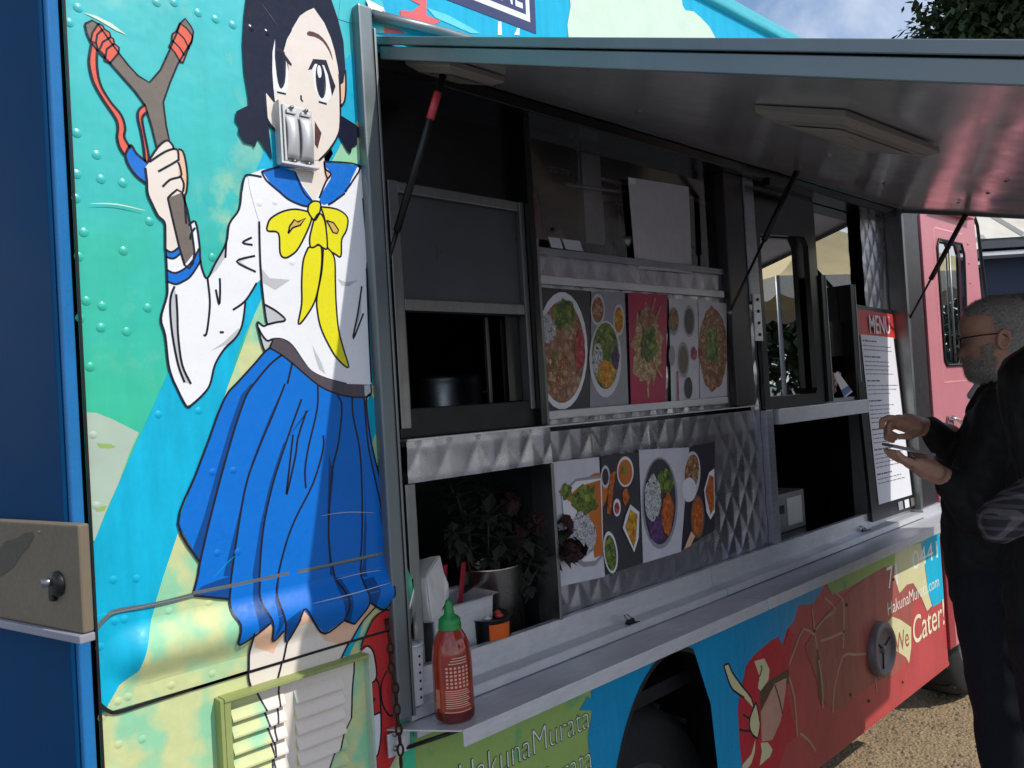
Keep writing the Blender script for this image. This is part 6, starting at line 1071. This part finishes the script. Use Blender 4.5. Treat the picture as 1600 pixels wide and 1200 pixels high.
PLAID = plaid(); h2 = Vector(at(1630, 618, 2.0)); f2 = Vector((0.8, 0.6, -0.05)); bm = bmesh.new(); rings, PP = headverts(h2, f2, (0, 0, 1), 0.98); add_rings(bm, rings)
c2 = Vector(at(1665, 760, 2.0)); L2 = Vector((-0.89, -0.45, 0)); b2 = Vector(at(1668, 900, 2.0)); hp2 = Vector(at(1672, 1000, 2.0)); s2 = c2+L2*0.14+Vector((0, 0, 0.05)); e2 = Vector(at(1562, 815, 1.9)); wr2 = Vector(at(1630, 800, 1.84))
caps = [(Vector(e2).lerp(wr2, 0.8), 0.027, wr2, 0.024), (wr2, 0.026, loc(wr2, -0.06, 0.0, 0), 0.028)]
for k in range(4): finger(caps, [loc(wr2, -0.07, 0.02-0.014*k, -0.004), loc(wr2, -0.105, 0.018-0.014*k, -0.006), loc(wr2, -0.125, 0.012-0.014*k, 0.006)], 0.0095, 0.008)
finger(caps, [loc(wr2, -0.03, 0.02, -0.01), loc(wr2, -0.07, 0.038, -0.02)], 0.011, 0.009); hnd = blob('hand', caps, 0.0035, 3, SKM, None); bm.from_mesh(hnd.data); bpy.data.objects.remove(hnd); adopt(frombm('body', bm, SKM, None, True), w2)
adopt(blob('hair', [(h2+Vector((0, 0, 0.03))-f2*0.03, 0.112, h2-f2*0.05+Vector((0, 0, -0.12)), 0.10), (h2-f2*0.05+Vector((0, 0, -0.12)), 0.10, h2-f2*0.08+Vector((0, 0, -0.34)), 0.085), (h2+L2*0.05+Vector((0, 0, -0.02)), 0.065, h2+L2*0.06+Vector((0, 0, -0.28)), 0.05), (h2-L2*0.05+Vector((0, 0, -0.02)), 0.065, h2-L2*0.06+Vector((0, 0, -0.28)), 0.05)], 0.008, 3, DHAIR, None, 0.008, 16), w2)
adopt(blob('vest', [(c2+L2*0.05, 0.12, b2+L2*0.04, 0.13), (c2-L2*0.05, 0.12, b2-L2*0.04, 0.13), (b2, 0.14, hp2, 0.145), (c2+Vector((0, 0, 0.12)), 0.06, c2, 0.11), (s2, 0.075, c2, 0.12), (s2, 0.075, s2.lerp(e2, 0.30), 0.068)], 0.012, 4, JACK, None, 0.010, 8), w2)
adopt(blob('sleeve', [(s2.lerp(e2, 0.25), 0.062, e2, 0.052), (e2, 0.052, Vector(e2).lerp(wr2, 0.75), 0.038)], 0.008, 3, PLAID, None, 0.006, 20), w2)
k2 = ground_of(hp2+L2*0.09, 0.46); k3 = ground_of(hp2-L2*0.09, 0.46); adopt(blob('trousers', [(hp2+L2*0.06, 0.13, k2, 0.08), (k2, 0.08, ground_of(k2, 0.09), 0.058), (hp2-L2*0.06, 0.13, k3, 0.08), (k3, 0.08, ground_of(k3, 0.09), 0.058)], 0.012, 4, JEAN, None, 0.006, 9), w2)
for f_ in (k2, k3): adopt(blob('shoe', [(ground_of(f_-f2*0.03, 0.042), 0.042, ground_of(f_+f2*0.15, 0.033), 0.033)], 0.006, 3, SHOE, None), w2)
# server inside the order window
sv = thing('person', 'server in the dark kitchen reaching a hand to the order window', 'person', (2.62, 0.75, 0.84)); hv = Vector((2.55, 0.62, 1.80)); fv = Vector((0.3, -0.95, -0.1)); bm = bmesh.new(); rings, PP = headverts(hv, fv, (0, 0, 1), 1.0); add_rings(bm, rings); wv_ = Vector(onY(1284, 600, 0.17)); tip = Vector(onY(1306, 597, 0.055))
caps = [(wv_+Vector((-0.05, 0.12, -0.02)), 0.036, wv_, 0.028), (wv_, 0.028, wv_.lerp(tip, 0.5), 0.032)]
for k in range(4): q = wv_.lerp(tip, 0.55)+Vector((0, 0, 0.03-0.02*k)); finger(caps, [q, q+(tip-wv_)*0.3, q+(tip-wv_)*0.48+Vector((0, 0.012, -0.004))], 0.0105, 0.0085)
finger(caps, [wv_.lerp(tip, 0.3)+Vector((0, -0.02, 0.02)), wv_.lerp(tip, 0.7)+Vector((0.0, -0.03, 0.03))], 0.012, 0.0095); hnd = blob('hand', caps, 0.0035, 3, SKM, None); bm.from_mesh(hnd.data); bpy.data.objects.remove(hnd); adopt(frombm('body', bm, SKM, None, True), sv)
adopt(blob('shirt', [(hv+Vector((0.02, 0.1, -0.22)), 0.08, hv+Vector((0.04, 0.12, -0.35)), 0.15), (hv+Vector((-0.1, 0.1, -0.33)), 0.11, hv+Vector((-0.06, 0.14, -0.75)), 0.14), (hv+Vector((0.16, 0.1, -0.33)), 0.11, hv+Vector((0.12, 0.14, -0.75)), 0.14), (hv+Vector((0.2, 0.08, -0.27)), 0.07, hv+Vector((0.3, -0.1, -0.45)), 0.055), (hv+Vector((0.3, -0.1, -0.45)), 0.055, wv_+Vector((-0.03, 0.10, -0.02)), 0.042), (hv+Vector((0.0, 0.14, -0.75)), 0.16, hv+Vector((0.0, 0.16, -0.90)), 0.16)], 0.012, 4, JACK, None, 0.008, 9), sv); adopt(blob('hair', [(hv+Vector((0, 0.02, 0.04)), 0.105, hv+Vector((0, 0.05, 0.0)), 0.10)], 0.008, 3, DHAIR, None, 0.004, 20), sv)
# ================================================================ beyond the truck
RTh = Vector((RT[0], RT[1], 0)).normalized(); FWh = Vector((FW[0], FW[1], 0)).normalized()
shd = thing('metal_shed', 'dark blue shed with a white ribbed metal roof behind the cab', 'shed', tuple(np.array(at(1590, 500, 8.0))*np.array([1, 1, 0])))
def spt(a, d, z): return Vector(shd.location)*0+RTh*a+FWh*d+Vector((0, 0, z))
def sbox(name, a0, a1, d0, d1, z0, z1, mat, bev=0.0):
    bm = bmesh.new(); bbox(bm, a0, a1, d0, d1, z0, z1, bev)
    for v in bm.verts: v.co = spt(v.co.x, v.co.y, v.co.z)
    bmesh.ops.recalc_face_normals(bm, faces=bm.faces); return frombm(name, bm, mat, shd)
e_z = at(1590, 455, 8.0)[2]-0.55+0.0; e_z = at(1560, 372, 8.0)[2]
SHB = plain('shed_navy', (36, 46, 72), 0.6, 0, 0.2, 6); ROOFW = plain('roof_white', (205, 200, 186), 0.5, 0.1, 0.08, 4)
sbox('wall', -1.2, 4.5, 0.25, 3.5, 0.0, e_z-0.02, SHB); sbox('dark_opening', -0.55, 0.35, 0.235, 0.249, 0.6, e_z-0.55, plain('opening_black', (12, 12, 14), 0.8)); sbox('fascia', -1.3, 4.6, -0.02, 0.02, e_z-0.10, e_z, plain('fascia_dark', (70, 72, 76), 0.5)); sbox('trim', -1.3, 4.6, 0.0, 0.24, e_z-0.17, e_z-0.13, WHITEP)
rt_ = [(a, d, z) for a, d, z in ((-1.3, -0.03, e_z), (4.6, -0.03, e_z), (4.6, 3.0, e_z+1.9), (-1.3, 3.0, e_z+1.9))]
mesh('roof_sheet', [spt(*p) for p in rt_], [(0, 1, 2, 3)], ROOFW, shd)
for i in range(13):
    a = -1.25+0.46*i; pr = [(-0.05, 0.002), (-0.022, 0.04), (0.022, 0.04), (0.05, 0.002)]; v_ = [spt(a+x, d, z+h) for d, z in ((-0.035, e_z), (3.0, e_z+1.9)) for x, h in pr]; mesh('roof_rib', v_, [(0, 1, 5, 4), (1, 2, 6, 5), (2, 3, 7, 6), (0, 3, 2, 1)], ROOFW, shd)
sbox('window_ledge', -1.2, 4.5, 0.2, 0.249, e_z-0.95, e_z-0.90, plain('ledge_black', (16, 16, 18), 0.6))
# trees
LEAF = plain('tree_leaf', (46, 66, 34), 0.6, 0, 0.5, 3); BARK = plain('bark', (70, 56, 44), 0.9, 0, 0.3, 20, 0.01)
def tree(loc_, H_, R_, lab, nl=9000, seed=1, grp=None, ls=0.10, dens=0.5):
    r = random.Random(seed); e = thing('tree', lab, 'tree', loc_, grp); cz = H_-R_*0.8; tube('trunk', [(0, 0, 0), (0.05, 0.03, cz*0.5), (0.0, 0.0, cz)], [R_*0.10, R_*0.08, R_*0.04], BARK, e, 12)
    cl = []
    for k in range(46):
        a = r.uniform(0, 6.283); b = r.uniform(-0.5, 1.4); q = r.uniform(0.45, 1.0); cl.append(Vector((math.cos(a)*math.cos(b)*R_*q, math.sin(a)*math.cos(b)*R_*q, cz+math.sin(b)*R_*q*0.85)))
    for k in range(9): p = cl[k]; tube('limb', [(0, 0, cz*0.65+0.04*k), tuple(Vector((0, 0, cz*0.8)).lerp(p, 0.5)), tuple(p)], [R_*0.04, R_*0.025, R_*0.008], BARK, e, 7)
    v_, f_ = [], []
    for k in range(nl):
        c = cl[r.randrange(len(cl))]; d = Vector((r.gauss(0, 1), r.gauss(0, 1), r.gauss(0, 0.8)))*R_*0.17; p = c+d; dr = Vector((r.uniform(-1, 1), r.uniform(-1, 1), r.uniform(-1.0, 0.3))).normalized(); s_, t_ = frame_of(dr); L = ls*r.uniform(0.7, 1.4); w = L*0.26
        b0 = len(v_); v_ += [p, p+dr*L*0.5+s_*w, p+dr*L, p+dr*L*0.5-s_*w]; f_.append((b0, b0+1, b0+2, b0+3))
    o = mesh('crown', v_, f_, LEAF, e); o['kind'] = 'stuff'; return e
pt = at(1690, 5, 13.0); tree((pt[0], pt[1], 0), pt[2]+1.5, 2.3, 'leafy green tree rising behind the truck at the upper right', 52000, 3, ls=0.17)
# pop-up tent mirrored in the windows, and trees added to darken the reflections
def tent(c, wd, zv, zp, rot, lab):
    e = thing('canopy_tent', lab, 'tent', (c[0], c[1], 0)); e.rotation_euler = (0, 0, rot); TM = plain('tent_canvas', (226, 204, 150), 0.8, 0, 0.12, 2, 0.0); h = wd/2; n = 12
    for q in range(4):
        v_ = []
        for j in range(n+1):
            for i in range(n+1):
                s_ = j/n; u = -1+2*i/n; x = u*h*(1-s_); y = -h*(1-s_); z = zv+(zp-zv)*(s_**1.25)-0.05*math.sin(math.pi*(i/n))*(1-s_); v_.append(Matrix.Rotation(q*math.pi/2, 3, 'Z') @ Vector((x, y, z)))
        mesh('roof_panel', v_, [(j*(n+1)+i, j*(n+1)+i+1, (j+1)*(n+1)+i+1, (j+1)*(n+1)+i) for j in range(n) for i in range(n)], TM, e, True)
        v_, f_ = [], []; m_ = 48
        for i in range(m_+1):
            u = -1+2*i/m_; dz_ = 0.22+0.09*abs(math.sin(u*math.pi*4)); v_ += [Matrix.Rotation(q*math.pi/2, 3, 'Z') @ Vector((u*h, -h, zv)), Matrix.Rotation(q*math.pi/2, 3, 'Z') @ Vector((u*h, -h*1.0, zv-dz_))]
        mesh('valance', v_, [(2*i, 2*i+1, 2*i+3, 2*i+2) for i in range(m_)], plain('valance_white', (222, 214, 196), 0.8), e)
        p = Matrix.Rotation(q*math.pi/2, 3, 'Z') @ Vector((-h, -h, 0)); tube('pole', [(p.x, p.y, 0), (p.x, p.y, zv)], 0.03, ALU, e, 8)
    return e
tent((12.6, -4.6), 4.2, 3.05, 4.25, 0.5, 'cream canopy tent mirrored in the order window')
for i, (x, y, h_, lb) in enumerate(((17.5, -8.5, 4.2, 'off-frame tree added behind the mirrored tent to darken reflections, nearer the truck'), (19, -5.0, 3.2, 'off-frame tree added behind the mirrored tent to darken reflections, farther from the camera'), (12, -13, 5.0, 'off-frame tree added across the lot to darken the glass low down'), (5, -14, 5.5, 'off-frame tree added behind the camera to darken reflections'))): tree((x, y, 0), h_, 2.4, lb, 3500, 20+i, 'trees added for the reflections', 0.30)
# loose stones on the lit ground
r_ = random.Random(5); bm = bmesh.new()
for k in range(6000):
    x, y = r_.uniform(3.0, 5.2), r_.uniform(-0.7, 0.8); s_ = 0.0025+0.012*r_.random()**4; base = [bm.verts.new((x+s_*math.cos(a)*r_.uniform(0.7, 1.2), y+s_*math.sin(a)*r_.uniform(0.7, 1.2), 0.0005)) for a in np.linspace(0, 2*math.pi, 7)[:-1]]; tp = bm.verts.new((x+s_*0.2, y, s_*r_.uniform(0.5, 0.9)))
    for i in range(6): bm.faces.new((base[i], base[(i+1) % 6], tp))
g_ = frombm('gravel', bm, food('pebble', [(150, 132, 108), (112, 100, 86), (176, 160, 136), (90, 82, 74), (160, 138, 104)], 60, 0.9)); tag(g_, 'loose small stones scattered on the sunlit dirt', 'gravel', None, 'stuff')
